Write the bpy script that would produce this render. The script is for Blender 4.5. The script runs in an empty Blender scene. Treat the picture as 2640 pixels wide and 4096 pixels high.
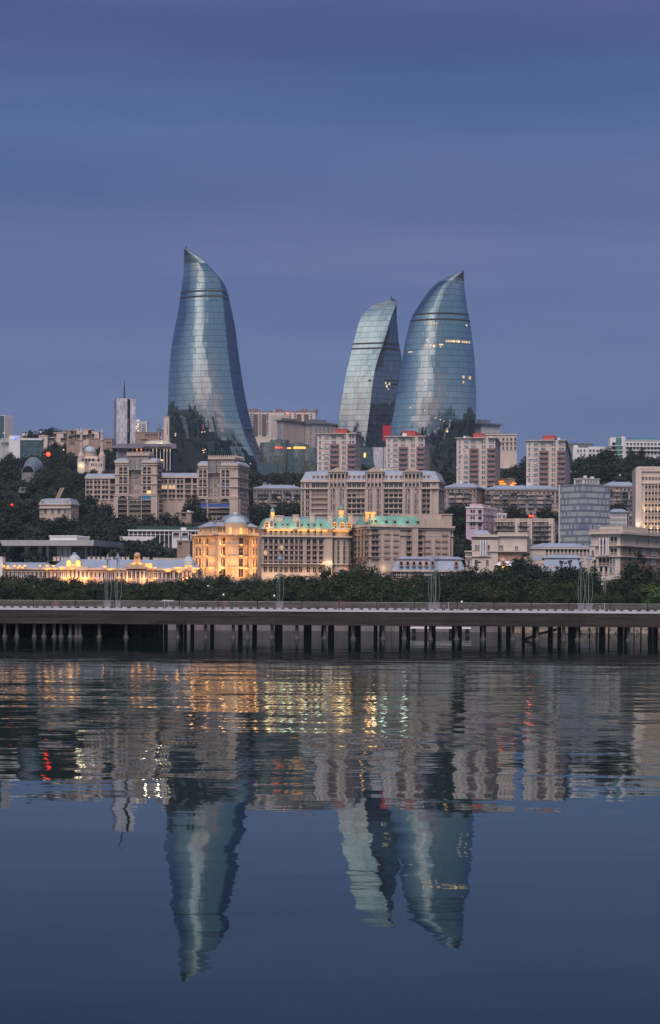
import bpy, math, random
from mathutils import Vector, Matrix
R = math.radians
rnd = random.Random(7)
scene = bpy.context.scene
COL = scene.collection
# ---------------------------------------------------------------- camera model
F, CX, HY, HC, ROLL = 9400.0, 1320.0, 2430.0, 4.0, R(0.35)
CR, SR = math.cos(ROLL), math.sin(ROLL)
def tan_(px, py):
    dx, up = px - CX, HY - py
    return (dx*CR - up*SR)/F, (up*CR + dx*SR)/F
def P(px, py, D):
    u, v = tan_(px, py)
    return Vector((u*D, D, HC + v*D))
def proj(p):
    u, v = p[0]/p[1]*F, (p[2]-HC)/p[1]*F
    return CX + u*CR + v*SR, HY - (v*CR - u*SR)
# ---------------------------------------------------------------- materials
M = {}
def nodes(name):
    m = bpy.data.materials.new(name); m.use_nodes = True
    nt = m.node_tree; nt.nodes.clear()
    out = nt.nodes.new('ShaderNodeOutputMaterial')
    return m, nt, out
def N(nt, typ, **kw):
    n = nt.nodes.new(typ)
    for k, v in kw.items():
        if k.startswith('i_'):
            n.inputs[int(k[2:])].default_value = v
        else: setattr(n, k, v)
    return n
def mth(nt, op, a, b=None, c=None, clamp=False):
    n = nt.nodes.new('ShaderNodeMath'); n.operation = op; n.use_clamp = clamp
    for i, v in enumerate((a, b, c)):
        if v is None: continue
        if isinstance(v, (int, float)): n.inputs[i].default_value = v
        else: nt.links.new(v, n.inputs[i])
    return n.outputs[0]
def mixc(nt, fac, a, b, typ='MIX'):
    n = nt.nodes.new('ShaderNodeMix'); n.data_type = 'RGBA'; n.blend_type = typ
    for i, v in ((0, fac), (6, a), (7, b)):
        if isinstance(v, (int, float)): n.inputs[i].default_value = v
        elif isinstance(v, tuple): n.inputs[i].default_value = (*v, 1) if len(v) == 3 else v
        else: nt.links.new(v, n.inputs[i])
    return n.outputs[2]
def wall_mat(name, c, rough=.85, var=.22, scale=.35, spec=.3, streak=True, metal=0.):
    m, nt, out = nodes(name)
    tc = N(nt, 'ShaderNodeTexCoord'); mp = N(nt, 'ShaderNodeMapping')
    mp.inputs[3].default_value = (1, 1, .25 if streak else 1)
    nt.links.new(tc.outputs['Object'], mp.inputs[0])
    n1 = N(nt, 'ShaderNodeTexNoise'); n1.inputs['Scale'].default_value = scale; n1.inputs['Detail'].default_value = 6
    n2 = N(nt, 'ShaderNodeTexNoise'); n2.inputs['Scale'].default_value = scale*7; n2.inputs['Detail'].default_value = 4
    nt.links.new(mp.outputs[0], n1.inputs['Vector']); nt.links.new(tc.outputs['Object'], n2.inputs['Vector'])
    f = mth(nt, 'ADD', mth(nt, 'MULTIPLY', n1.outputs[0], .65), mth(nt, 'MULTIPLY', n2.outputs[0], .35))
    f = mth(nt, 'MULTIPLY_ADD', f, 2.2, -.6, True)
    lo = tuple(max(0, x*(1-var)) for x in c); hi = tuple(min(1, x*(1+var*.8)) for x in c)
    colr = mixc(nt, f, lo, hi)
    b = N(nt, 'ShaderNodeBsdfPrincipled'); nt.links.new(colr, b.inputs['Base Color'])
    b.inputs['Roughness'].default_value = rough; b.inputs['Specular IOR Level'].default_value = spec
    b.inputs['Metallic'].default_value = metal
    nt.links.new(b.outputs[0], out.inputs[0]); M[name] = m; return m
def emit_mat(name, c, s):
    m, nt, out = nodes(name)
    e = N(nt, 'ShaderNodeEmission'); e.inputs[0].default_value = (*c, 1); e.inputs[1].default_value = s
    nt.links.new(e.outputs[0], out.inputs[0]); M[name] = m; return m
def glass_mat(name, c, rough=.08, gl=.35):
    m, nt, out = nodes(name)
    tc = N(nt, 'ShaderNodeTexCoord'); n1 = N(nt, 'ShaderNodeTexNoise'); n1.inputs['Scale'].default_value = .7
    nt.links.new(tc.outputs['Object'], n1.inputs['Vector'])
    oi = N(nt, 'ShaderNodeObjectInfo')
    f = mth(nt, 'ADD', n1.outputs[0], mth(nt, 'MULTIPLY_ADD', oi.outputs['Random'], .9, -.45))
    colr = mixc(nt, f, tuple(x*.5 for x in c), tuple(x*1.8 for x in c))
    d = N(nt, 'ShaderNodeBsdfDiffuse'); nt.links.new(colr, d.inputs[0])
    g = N(nt, 'ShaderNodeBsdfGlossy'); g.inputs['Color'].default_value = (.5, .54, .58, 1); g.inputs['Roughness'].default_value = rough
    fr = N(nt, 'ShaderNodeFresnel'); fr.inputs[0].default_value = 1.5
    mx = N(nt, 'ShaderNodeMixShader'); nt.links.new(mth(nt, 'ADD', fr.outputs[0], gl-.04, None, True), mx.inputs[0])
    nt.links.new(d.outputs[0], mx.inputs[1]); nt.links.new(g.outputs[0], mx.inputs[2])
    nt.links.new(mx.outputs[0], out.inputs[0]); M[name] = m; return m
def curtain_mat(name, pw, ph, base, gloss_c, gl, line=(.03,.035,.04), lw=.06, lh=.09, uv=False, jit=.004, lowf=0., blind=None, rough=.03):
    """glass panels with mullions; each pane has its own tint and its own tiny tilt"""
    m, nt, out = nodes(name)
    tc = N(nt, 'ShaderNodeTexCoord'); sp = N(nt, 'ShaderNodeSeparateXYZ')
    if uv:
        nt.links.new(tc.outputs['UV'], sp.inputs[0])
        u, v = sp.outputs[0], sp.outputs[1]
    else:
        nt.links.new(tc.outputs['Object'], sp.inputs[0])
        u = mth(nt, 'DIVIDE', mth(nt, 'ADD', sp.outputs[0], sp.outputs[1]), pw)
        v = mth(nt, 'DIVIDE', sp.outputs[2], ph)
    fu, fv = mth(nt, 'FLOOR', u), mth(nt, 'FLOOR', v)
    ru, rv = mth(nt, 'FRACT', u), mth(nt, 'FRACT', v)
    cb = N(nt, 'ShaderNodeCombineXYZ'); nt.links.new(fu, cb.inputs[0]); nt.links.new(fv, cb.inputs[1])
    wn = N(nt, 'ShaderNodeTexWhiteNoise'); wn.noise_dimensions = '3D'; nt.links.new(cb.outputs[0], wn.inputs[0])
    mask = mth(nt, 'MAXIMUM', mth(nt, 'LESS_THAN', ru, lw), mth(nt, 'LESS_THAN', rv, lh))
    ws = N(nt, 'ShaderNodeSeparateColor'); nt.links.new(wn.outputs['Color'], ws.inputs[0])
    bc = mixc(nt, ws.outputs[0], tuple(x*.65 for x in base), tuple(x*1.35 for x in base))
    if blind:
        bl = mth(nt, 'GREATER_THAN', ws.outputs[2], blind[0])
        bc = mixc(nt, bl, bc, blind[1])
    colr = mixc(nt, mask, bc, line)
    d = N(nt, 'ShaderNodeBsdfDiffuse'); nt.links.new(colr, d.inputs[0])
    g = N(nt, 'ShaderNodeBsdfGlossy'); g.inputs['Roughness'].default_value = rough
    gc = mixc(nt, ws.outputs[1], tuple(x*.88 for x in gloss_c), gloss_c)
    nt.links.new(mixc(nt, mask, gc, tuple(x*.45 for x in gloss_c)), g.inputs['Color'])
    geo = N(nt, 'ShaderNodeNewGeometry'); vm = N(nt, 'ShaderNodeVectorMath', operation='SUBTRACT'); vm.inputs[1].default_value = (.5,.5,.5)
    nt.links.new(wn.outputs['Color'], vm.inputs[0])
    vs = N(nt, 'ShaderNodeVectorMath', operation='SCALE'); vs.inputs['Scale'].default_value = jit; nt.links.new(vm.outputs[0], vs.inputs[0])
    if lowf:   # groups of panes share a setting-out error
        acc = vs.outputs[0]
        for (du, dv, off, amp) in ((5, 2, .3, 1), (3, 3, 7.7, .7), (9, 4, 3.1, 1)):
            cb2 = N(nt, 'ShaderNodeCombineXYZ'); nt.links.new(mth(nt, 'FLOOR', mth(nt, 'DIVIDE', mth(nt, 'ADD', fu, off), du)), cb2.inputs[0]); nt.links.new(mth(nt, 'FLOOR', mth(nt, 'DIVIDE', mth(nt, 'ADD', fv, off), dv)), cb2.inputs[1]); cb2.inputs[2].default_value = off
            w2 = N(nt, 'ShaderNodeTexWhiteNoise'); w2.noise_dimensions = '3D'; nt.links.new(cb2.outputs[0], w2.inputs[0])
            v2 = N(nt, 'ShaderNodeVectorMath', operation='SUBTRACT'); v2.inputs[1].default_value = (.5,.5,.5); nt.links.new(w2.outputs['Color'], v2.inputs[0])
            v3 = N(nt, 'ShaderNodeVectorMath', operation='SCALE'); v3.inputs['Scale'].default_value = lowf*amp; nt.links.new(v2.outputs[0], v3.inputs[0])
            v4 = N(nt, 'ShaderNodeVectorMath', operation='ADD'); nt.links.new(acc, v4.inputs[0]); nt.links.new(v3.outputs[0], v4.inputs[1]); acc = v4.outputs[0]
    va = N(nt, 'ShaderNodeVectorMath', operation='ADD'); nt.links.new(geo.outputs['Normal'], va.inputs[0]); nt.links.new(acc if lowf else vs.outputs[0], va.inputs[1])
    vn = N(nt, 'ShaderNodeVectorMath', operation='NORMALIZE'); nt.links.new(va.outputs[0], vn.inputs[0])
    nt.links.new(vn.outputs[0], g.inputs['Normal'])
    mx = N(nt, 'ShaderNodeMixShader')
    fr = N(nt, 'ShaderNodeFresnel'); fr.inputs[0].default_value = 1.5
    nt.links.new(mth(nt, 'ADD', fr.outputs[0], gl-.04, None, True), mx.inputs[0])
    nt.links.new(d.outputs[0], mx.inputs[1]); nt.links.new(g.outputs[0], mx.inputs[2])
    nt.links.new(mx.outputs[0], out.inputs[0]); M[name] = m; return m
wall_mat('stone', (.42,.345,.305)); wall_mat('stone_light', (.50,.42,.375)); wall_mat('stone_brown', (.27,.2,.165)); wall_mat('stone_gold', (.42,.32,.22))
wall_mat('soviet', (.35,.285,.255), var=.3); wall_mat('apartment', (.50,.44,.415), var=.14); wall_mat('apartment_grey', (.36,.32,.31), var=.14)
wall_mat('white', (.56,.56,.59), var=.12); wall_mat('cream', (.5,.435,.39), var=.15); wall_mat('pinkwall', (.46,.34,.43), var=.15)
wall_mat('mauve', (.21,.125,.125)); wall_mat('redpaint', (.42,.09,.08)); wall_mat('redbanner', (.36,.02,.04), var=.05)
wall_mat('metalroof', (.22,.27,.36), rough=.55, scale=.2); wall_mat('metalroof_dark', (.17,.2,.27), rough=.5, scale=.2)
wall_mat('copper', (.13,.29,.26), rough=.6, var=.35, scale=.5); wall_mat('darkmetal', (.03,.03,.035), rough=.5); wall_mat('greymetal', (.14,.15,.17), rough=.5)
wall_mat('greyconc', (.2,.19,.2), var=.3, scale=.8); wall_mat('kerb', (.40,.41,.46), var=.15); wall_mat('fasciawood', (.046,.037,.038), var=.5, scale=.25, streak=False, rough=.7)
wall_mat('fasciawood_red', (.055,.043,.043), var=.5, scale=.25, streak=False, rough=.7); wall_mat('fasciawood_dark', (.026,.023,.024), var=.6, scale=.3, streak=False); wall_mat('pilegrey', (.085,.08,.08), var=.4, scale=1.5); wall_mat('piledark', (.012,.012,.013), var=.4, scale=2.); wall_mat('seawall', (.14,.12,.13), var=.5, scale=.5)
wall_mat('rock', (.15,.125,.11), var=.5, scale=1.2, streak=False); wall_mat('paleteal', (.17,.24,.23), rough=.5, streak=False); wall_mat('dome_lead', (.30,.37,.42), rough=.5)
wall_mat('slatewhite', (.34,.35,.38), var=.1); wall_mat('railpaint', (.40,.38,.39), var=.1, rough=.4); wall_mat('peach', (.48,.3,.22)); wall_mat('signgreen', (.03,.22,.16)); wall_mat('bluepaint', (.05,.10,.34), var=.2); wall_mat('tealpaint', (.05,.2,.32))
wall_mat('darkgreen', (.02,.05,.045)); wall_mat('domelight', (.36,.33,.29)); wall_mat('bark', (.06,.045,.035)); wall_mat('paving', (.2,.18,.17)); wall_mat('hill', (.014,.019,.014), var=.5, scale=.05, streak=False)
wall_mat('orangepaint', (.5,.22,.08)); wall_mat('slatviolet', (.17,.16,.21)); wall_mat('letters', (.02,.02,.03))
glass_mat('pane', (.025,.028,.035), gl=.10); glass_mat('pane_dark', (.010,.010,.012), gl=.03); glass_mat('pane_curtain', (.16,.15,.17), gl=.08); glass_mat('pane_blue', (.035,.05,.075), gl=.2)
glass_mat('greenglass', (.03,.13,.11), gl=.2); glass_mat('vaultglass', (.08,.11,.135), gl=.2, rough=.35)
emit_mat('e_warm', (1,.62,.30), 1.5); emit_mat('e_gold', (1,.42,.10), 2.6); emit_mat('e_amber', (1,.40,.09), 2.2); emit_mat('e_cream', (1,.80,.5), .95)
emit_mat('e_red', (1,.03,.01), 8); emit_mat('e_orange', (1,.2,.02), 3.5); emit_mat('e_white', (1,.95,.9), 1.0); emit_mat('e_blue', (.1,.15,1), 2.0); emit_mat('e_soft', (1,.66,.34), .85); emit_mat('e_bluewin', (.1,.16,.6), .5)
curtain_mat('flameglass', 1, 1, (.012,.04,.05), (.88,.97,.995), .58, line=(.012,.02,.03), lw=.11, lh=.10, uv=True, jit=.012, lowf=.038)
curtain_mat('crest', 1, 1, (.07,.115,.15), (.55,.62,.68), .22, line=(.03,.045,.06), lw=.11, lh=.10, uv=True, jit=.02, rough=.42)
curtain_mat('flameside', 1, 1, (.05,.075,.115), (.40,.46,.56), .38, line=(.012,.016,.03), lw=.12, lh=.10, uv=True, jit=.01)  # side panes: their dimmer reflections are put into gloss and base colour
curtain_mat('officeglass', 1.05, 2.62, (.20,.22,.25), (.75,.85,.9), .25, line=(.16,.17,.2), lw=.05, lh=.10, jit=.03, blind=(.45, (.40,.41,.35)))
curtain_mat('tealcurtain', 2., 4., (.02,.05,.055), (.5,.65,.7), .22, lw=.06, lh=.08, jit=.05)
curtain_mat('greypanel', 1.9, 3.6, (.10,.125,.12), (.5,.6,.6), .12, line=(.06,.07,.07), lw=.05, lh=.05, jit=.03)
curtain_mat('slabtower', 1.1, 3.2, (.42,.42,.48), (.6,.6,.7), .06, line=(.34,.34,.40), lw=.2, lh=.06, jit=.02, rough=.3)
def leaf_mat(name, c1, c2):
    m, nt, out = nodes(name)
    oi = N(nt, 'ShaderNodeObjectInfo'); tc = N(nt, 'ShaderNodeTexCoord')
    n1 = N(nt, 'ShaderNodeTexNoise'); n1.inputs['Scale'].default_value = .45; nt.links.new(tc.outputs['Object'], n1.inputs['Vector'])
    geo = N(nt, 'ShaderNodeNewGeometry')
    f = mth(nt, 'ADD', mth(nt, 'MULTIPLY', n1.outputs[0], .8), mth(nt, 'MULTIPLY_ADD', oi.outputs['Random'], .7, -.45))
    f = mth(nt, 'ADD', f, mth(nt, 'MULTIPLY', geo.outputs['Random Per Island'], .4), None, True)
    wn = N(nt, 'ShaderNodeTexWhiteNoise'); wn.noise_dimensions = '1D'; nt.links.new(oi.outputs['Random'], wn.inputs['W'])
    hue = mixc(nt, wn.outputs['Value'], (1.05, .92, .78), (.70, .95, 1.05))
    b = N(nt, 'ShaderNodeBsdfPrincipled'); nt.links.new(mixc(nt, 1.0, mixc(nt, f, c1, c2), hue, 'MULTIPLY'), b.inputs['Base Color'])
    b.inputs['Roughness'].default_value = .8; b.inputs['Specular IOR Level'].default_value = .15
    nt.links.new(b.outputs[0], out.inputs[0]); M[name] = m
leaf_mat('leaf', (.008,.016,.011), (.040,.053,.030)); leaf_mat('leaf_hill', (.008,.015,.012), (.026,.036,.025)); leaf_mat('leaf_cypress', (.008,.016,.012), (.03,.042,.028)); leaf_mat('leaf_pink', (.10,.02,.035), (.22,.08,.10)); leaf_mat('leaf_bright', (.03,.055,.02), (.09,.13,.045))
# ---------------------------------------------------------------- mesh builder
class MB:
    def __init__(s): s.v = []; s.f = []; s.m = []; s.uv = None
    def poly(s, pts, m=0):
        k = len(s.v); s.v += [tuple(p) for p in pts]; s.f.append(tuple(range(k, k+len(pts)))); s.m.append(m); return s
    def box(s, x0, x1, y0, y1, z0, z1, m=0):
        return s.frus(x0, x1, y0, y1, z0, z1, 0, 0, m)
    def frus(s, x0, x1, y0, y1, z0, z1, ix=0, iy=0, m=0):
        """box whose top is inset by ix, iy (hip and mansard roofs too)"""
        if x1 < x0: x0, x1 = x1, x0
        if y1 < y0: y0, y1 = y1, y0
        ix = min(ix, (x1-x0)/2-.01); iy = min(iy, (y1-y0)/2-.01)
        k = len(s.v)
        s.v += [(x0,y0,z0),(x1,y0,z0),(x1,y1,z0),(x0,y1,z0),(x0+ix,y0+iy,z1),(x1-ix,y0+iy,z1),(x1-ix,y1-iy,z1),(x0+ix,y1-iy,z1)]
        for q in ((0,3,2,1),(4,5,6,7),(0,1,5,4),(1,2,6,5),(2,3,7,6),(3,0,4,7)):
            s.f.append(tuple(k+i for i in q)); s.m.append(m)
        return s
    def prism_y(s, pts, y0, y1, m=0):
        """outline in x,z extruded along y (pts counter-clockwise seen from -y)"""
        n = len(pts); k = len(s.v)
        s.v += [(x, y0, z) for x, z in pts] + [(x, y1, z) for x, z in pts]
        s.f.append(tuple(range(k, k+n))); s.m.append(m)
        s.f.append(tuple(range(k+2*n-1, k+n-1, -1))); s.m.append(m)
        for i in range(n):
            j = (i+1) % n; s.f.append((k+i, k+n+i, k+n+j, k+j)); s.m.append(m)
        return s
    def lathe(s, prof, c=(0,0,0), seg=20, m=0, a0=0, a1=2*math.pi):
        k = len(s.v); full = abs(a1-a0-2*math.pi) < 1e-6; n = seg if full else seg+1
        for r, z in prof:
            for i in range(n):
                a = a0+(a1-a0)*i/seg; s.v.append((c[0]+r*math.cos(a), c[1]+r*math.sin(a), c[2]+z))
        for j in range(len(prof)-1):
            for i in range(seg):
                a = k+j*n+i; b = k+j*n+(i+1) % n; s.f.append((a, b, b+n, a+n)); s.m.append(m)
        return s
    def tube(s, pts, r, seg=6, m=0):
        k = len(s.v); n = len(pts)
        for i, p in enumerate(pts):
            p = Vector(p); d = (Vector(pts[min(i+1, n-1)]) - Vector(pts[max(i-1, 0)])).normalized()
            a = d.orthogonal().normalized(); b = d.cross(a); rr = r[i] if isinstance(r, (list, tuple)) else r
            for j in range(seg):
                t = 2*math.pi*j/seg; s.v.append(tuple(p + a*rr*math.cos(t) + b*rr*math.sin(t)))
        for i in range(n-1):
            for j in range(seg):
                a = k+i*seg+j; b = k+i*seg+(j+1) % seg; s.f.append((a, b, b+seg, a+seg)); s.m.append(m)
        s.f.append(tuple(k+j for j in range(seg))[::-1]); s.m.append(m)
        s.f.append(tuple(k+(n-1)*seg+j for j in range(seg))); s.m.append(m); return s
    def add(s, o, mat=None, mo=0):
        k = len(s.v); s.v += [tuple(mat @ Vector(p)) for p in o.v] if mat else o.v
        s.f += [tuple(k+i for i in f) for f in o.f]; s.m += [i+mo for i in o.m]; return s
    def mesh(s, name, mats, smooth=False):
        me = bpy.data.meshes.new(name); me.from_pydata(s.v, [], s.f)
        for m in mats: me.materials.append(M[m] if isinstance(m, str) else m)
        if len(mats) > 1: me.polygons.foreach_set('material_index', s.m)
        if smooth: me.polygons.foreach_set('use_smooth', [True]*len(s.f))
        if s.uv:
            ul = me.uv_layers.new(name='UVMap'); ul.data.foreach_set('uv', [c for f in s.uv for p in f for c in p])
        me.update(); return me
    def build(s, name, mats, parent=None, loc=None, smooth=False):
        if isinstance(mats, str): mats = [mats]
        o = bpy.data.objects.new(name, s.mesh(name, mats, smooth)); COL.objects.link(o)
        if parent: o.parent = parent
        if loc: o.location = loc
        return o
def tag(o, label=None, cat=None, group=None, kind=None):
    if label: o['label'] = label
    if cat: o['category'] = cat
    if group: o['group'] = group
    if kind: o['kind'] = kind
    return o
def thing(name, label, cat, loc=(0,0,0), rz=0, group=None):
    o = bpy.data.objects.new(name, None); COL.objects.link(o); o.location = loc; o.rotation_euler = (0,0,rz)
    o.empty_display_size = .5
    return tag(o, label, cat, group)
def link(name, me, parent, loc, rz=0, scale=None):
    o = bpy.data.objects.new(name, me); COL.objects.link(o); o.parent = parent; o.location = loc; o.rotation_euler = (0,0,rz)
    if scale: o.scale = scale
    return o
# ---------------------------------------------------------------- ground height
def lerp_tab(t, x):
    if x <= t[0][0]: return t[0][1]
    for (a, va), (b, vb) in zip(t, t[1:]):
        if x <= b: return va + (vb-va)*(x-a)/(b-a)
    return t[-1][1]
def sstep(a, b, x):
    t = max(0, min(1, (x-a)/(b-a))); return t*t*(3-2*t)
def zg(x, D):
    px = CX + x/D*F
    base = lerp_tab([(400,2.3),(700,3.6),(960,5),(1000,20),(1050,29),(1150,44),(1200,49),(1300,63),(1500,84),(1600,90),(1700,96),(1930,110),(2300,118),(3000,120),(6000,100)], D)
    side = max(1-sstep(430, 720, px), sstep(2050, 2330, px))
    up = lerp_tab([(1300,0),(1600,10),(1720,17),(1930,14),(3000,10)], D)
    return base + side*up + 1.2*math.sin(x*.031+D*.011)*sstep(980, 1100, D)
# ---------------------------------------------------------------- windows, balconies
WCACHE = {}
def win_mb(style, w, h):
    b = MB(); t = min(.16, w*.12)
    # materials: 0 pane, 1 frame
    if style in ('arch', 'darkarch', 'litarch', 'awn_arch'):
        hs = h/2 - w/2*.8
        arc = [(w/2*math.cos(a), hs + w/2*.8*math.sin(a)) for a in [math.pi*i/8 for i in range(9)]]
        pts = [(-w/2, -h/2), (w/2, -h/2)] + arc
        b.prism_y(pts, -.05, .05, 0)
        o = 1.16; 
        for i in range(2, len(pts)-1):
            (x0, z0), (x1, z1) = pts[i], pts[i+1]
            b.poly([(x0,-.12,z0),(x1,-.12,z1),(x1*o,-.12,hs+(z1-hs)*o+.02),(x0*o,-.12,hs+(z0-hs)*o+.02)][::-1], 1)
            b.poly([(x0,-.12,z0),(x1,-.12,z1),(x1,.0,z1),(x0,.0,z0)], 1)
        if style == 'arch':
            b.box(-t*.35, t*.35, -.1, -.04, -h/2, h/2-.05, 1); b.box(-w/2, w/2, -.1, -.04, -.05, .06, 1)
    else:
        b.box(-w/2, w/2, -.05, .05, -h/2, h/2, 0)
    if style in ('plain', 'white', 'lit', 'blue'):
        b.box(-w/2-t, -w/2, -.12, .03, -h/2, h/2, 1); b.box(w/2, w/2+t, -.12, .03, -h/2, h/2, 1)
        b.box(-w/2-t, w/2+t, -.12, .03, h/2, h/2+t, 1)
        b.box(-t*.3, t*.3, -.09, -.04, -h/2, h/2, 1)
        if w > 2: b.box(-w/4-t*.3, -w/4+t*.3, -.09, -.04, -h/2, h/2, 1); b.box(w/4-t*.3, w/4+t*.3, -.09, -.04, -h/2, h/2, 1)
        if w > 2: b.box(-w/2, w/2, -.092, -.042, h*.12, h*.12+.1, 1)
        b.box(-w/2-t*1.6, w/2+t*1.6, -.28, .03, -h/2-t, -h/2, 1)
    if style in ('dark', 'darkarch'):  # open loggias: shade of the recess is put into a near-black pane
        b.box(-w/2, w/2, -.3, -.2, -h/2+h*.30, -h/2+h*.34, 1)
        for i in range(5): b.box(-w/2+w*i/4-.03, -w/2+w*i/4+.03, -.29, -.21, -h/2, -h/2+h*.30, 1)
        b.box(-w/2-.1, w/2+.1, -.34, .03, -h/2-.15, -h/2, 1)
    return b
def bal_mb(w, d, h, style='solid'):
    b = MB(); b.box(-w/2, w/2, -d, .02, -.14, .06)
    if style == 'solid':
        b.box(-w/2, w/2, -d-.004, -d+.1, .064, h); b.box(-w/2-.003, -w/2+.1, -d+.102, .02, .064, h); b.box(w/2-.1, w/2+.003, -d+.102, .02, .064, h)
    else:
        b.box(-w/2, w/2, -d, -d+.07, h-.08, h); b.box(-w/2, -w/2+.07, -d+.072, .02, h-.08, h); b.box(w/2-.07, w/2, -d+.072, .02, h-.08, h)
        n = max(3, int(w/.35))
        for i in range(n+1): x = -w/2+.03+(w-.06)*i/n; b.box(x-.035, x+.035, -d+.01, -d+.06, .062, h-.082)
    return b
class Bld:
    def __init__(s, name, label, cat, xl, xc, xr, yt, yb, D, th=0, L=None, group=None, vis=None, side=True):
        """xl..xc front and xc..xr right side when th<=0; xl..xc left side and xc..xr front when th>0"""
        th = R(th); c, sn = math.cos(th), math.sin(th); ym = (yt+yb)/2
        if th <= 0:
            C = P(xc, ym, D); t0, t2 = tan_(xl, ym)[0], tan_(xr, ym)[0]
            s.W = (C.x - t0*D)/(c - t0*sn)
            s.L = L or (C.x - t2*D)/(sn + t2*c)
            s.O = Vector((C.x - s.W*c, D - s.W*sn, 0))
        else:
            C = P(xc, ym, D); t0, t2 = tan_(xl, ym)[0], tan_(xr, ym)[0]
            s.W = (t2*D - C.x)/(c - t2*sn); s.L = L or (C.x - t0*D)/(sn + t0*c); s.O = Vector((C.x, D, 0))
        s.L = abs(s.L)
        s.D, s.th, s.c, s.sn, s.xc = D, th, c, sn, xc
        s.z0 = P(xc, yb, D).z; s.O.z = s.z0; s.H = P(xc, yt, D).z - s.z0
        s.e = thing(name, label, cat, s.O, th, group); s.nw = 0; s.extra = MB(); s.exm = []
        BLDS.append((xl, xr, yt, vis or yb, D))
        FOOT.append(s)
    def x(s, px, off=0):
        t = tan_(px, (HY+1900)/2)[0] if False else tan_(px, s.ymid())[0]
        return (t*s.O.y - s.O.x)/(s.c - t*s.sn)
    def ymid(s): return HY - (s.z0 + s.H/2 - HC)/s.D*F
    def y(s, px):   # along the visible side face
        t = tan_(px, s.ymid())[0]; ox, oy = (s.O.x + s.W*s.c, s.O.y + s.W*s.sn) if s.th <= 0 else (s.O.x, s.O.y)
        return (ox - t*oy)/(s.sn + t*s.c)
    def z(s, py): return P(s.xc, py, s.D).z - s.z0
    def pos(s, face, a, z, off=0):
        if face == 'F': return Vector((a, off, z)), 0
        if face == 'R': return Vector((s.W - off, a, z)), math.pi/2
        return Vector((off, a, z)), -math.pi/2
    def strip(s, mb, face, a0, a1, z0, z1, pr, m=0, off=0):
        if face == 'F': mb.box(a0, a1, off-pr, off+.02, z0, z1, m)
        elif face == 'R': mb.box(s.W-off-.02, s.W-off+pr, a0, a1, z0, z1, m)
        else: mb.box(off-pr, off+.02, a0, a1, z0, z1, m)
    def win(s, face, a, z, w, h, style='plain', off=0, pane=None, frame='stone_light', name='window'):
        w, h = round(w, 2), round(h, 2)
        if pane is None:
            q = rnd.random()
            pane = {'dark': 'pane_dark', 'darkarch': 'pane_dark', 'lit': 'e_warm', 'litarch': 'e_warm', 'awn': 'bluepaint'}.get(style) or ('pane_curtain' if q < .14 else 'pane_blue' if q < .3 else 'pane' if q < .75 else 'pane_dark')
        key = (style, w, h)
        if key not in WCACHE: WCACHE[key] = win_mb(*key)
        loc, rz = s.pos(face, a, z, off)
        if s.nw < 100:
            k2 = key + (pane, frame)
            if k2 not in WCACHE: WCACHE[k2] = WCACHE[key].mesh('window', [pane, frame])
            s.nw += 1; return link(name, WCACHE[k2], s.e, loc, rz)
        for q in (pane, frame):
            if q not in s.exm: s.exm.append(q)
        k = len(s.extra.m); s.extra.add(WCACHE[key], Matrix.Translation(loc) @ Matrix.Rotation(rz, 4, 'Z'))
        mi = [s.exm.index(pane), s.exm.index(frame)]
        for i in range(k, len(s.extra.m)): s.extra.m[i] = mi[s.extra.m[i]]
    def grid(s, face, cols, rows, w, h, style='plain', skip=0, **k):
        for z in rows:
            for a in cols:
                if skip and rnd.random() < skip: continue
                s.win(face, a, z, w, h, style, **k)
    def bal(s, face, a, z, w, d, h, mat, style='solid', off=0):
        key = ('bal', round(w, 2), round(d, 2), round(h, 2), mat, style)
        if key not in WCACHE: WCACHE[key] = bal_mb(w, d, h, style).mesh('balcony', [mat])
        loc, rz = s.pos(face, a, z, off); s.nb = getattr(s, 'nb', 0)+1
        return link('balcony', WCACHE[key], s.e, loc, rz)
    def done(s):
        if s.extra.f:
            o = s.extra.build('window_rows', s.exm, s.e); o['kind'] = 'stuff'
        return s
    def part(s, mb, name, mats, smooth=False): return mb.build(name, mats, s.e, smooth=smooth)
    def lamp(s, loc, power, color=(1,.55,.2), radius=.25, spot=None, name='floodlight', rot=None):
        l = bpy.data.lights.new(name, 'SPOT' if spot else 'POINT'); l.energy = power; l.color = color; l.shadow_soft_size = radius if spot else max(radius, .65)
        if spot: l.spot_size = R(spot); l.spot_blend = .8
        o = bpy.data.objects.new(name, l); COL.objects.link(o); o.parent = s.e; o.location = loc
        if rot: o.rotation_euler = rot
        return o
BLDS, FOOT = [], []
def lin(a, b, n):  # n evenly spaced centres of equal bays between a and b
    return [a + (b-a)*(i+.5)/n for i in range(n)]
#PARTS
# ================================================================ camera, sky, light
cam = bpy.data.objects.new('camera', bpy.data.cameras.new('camera')); COL.objects.link(cam)
cam.data.sensor_fit = 'VERTICAL'; cam.data.sensor_height = 36; cam.data.lens = F/4096*36
cam.data.shift_y = (HY-2048)/4096; cam.data.clip_start = 1; cam.data.clip_end = 30000
cam.matrix_world = Matrix.Translation((0, 0, HC)) @ Matrix.Rotation(R(90), 4, 'X') @ Matrix.Rotation(ROLL, 4, 'Z')
scene.camera = cam
scene.view_settings.view_transform = 'Standard'; scene.view_settings.look = 'None'
scene.view_settings.gamma = 1; scene.view_settings.exposure = 0
SUN_EL, SUN_AZ = 58, 188          # azimuth clockwise from +Y (the camera looks along +Y)
w = bpy.data.worlds.new('World'); scene.world = w; w.use_nodes = True
nt = w.node_tree; nt.nodes.clear()
wout = N(nt, 'ShaderNodeOutputWorld'); bg = N(nt, 'ShaderNodeBackground')
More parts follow.
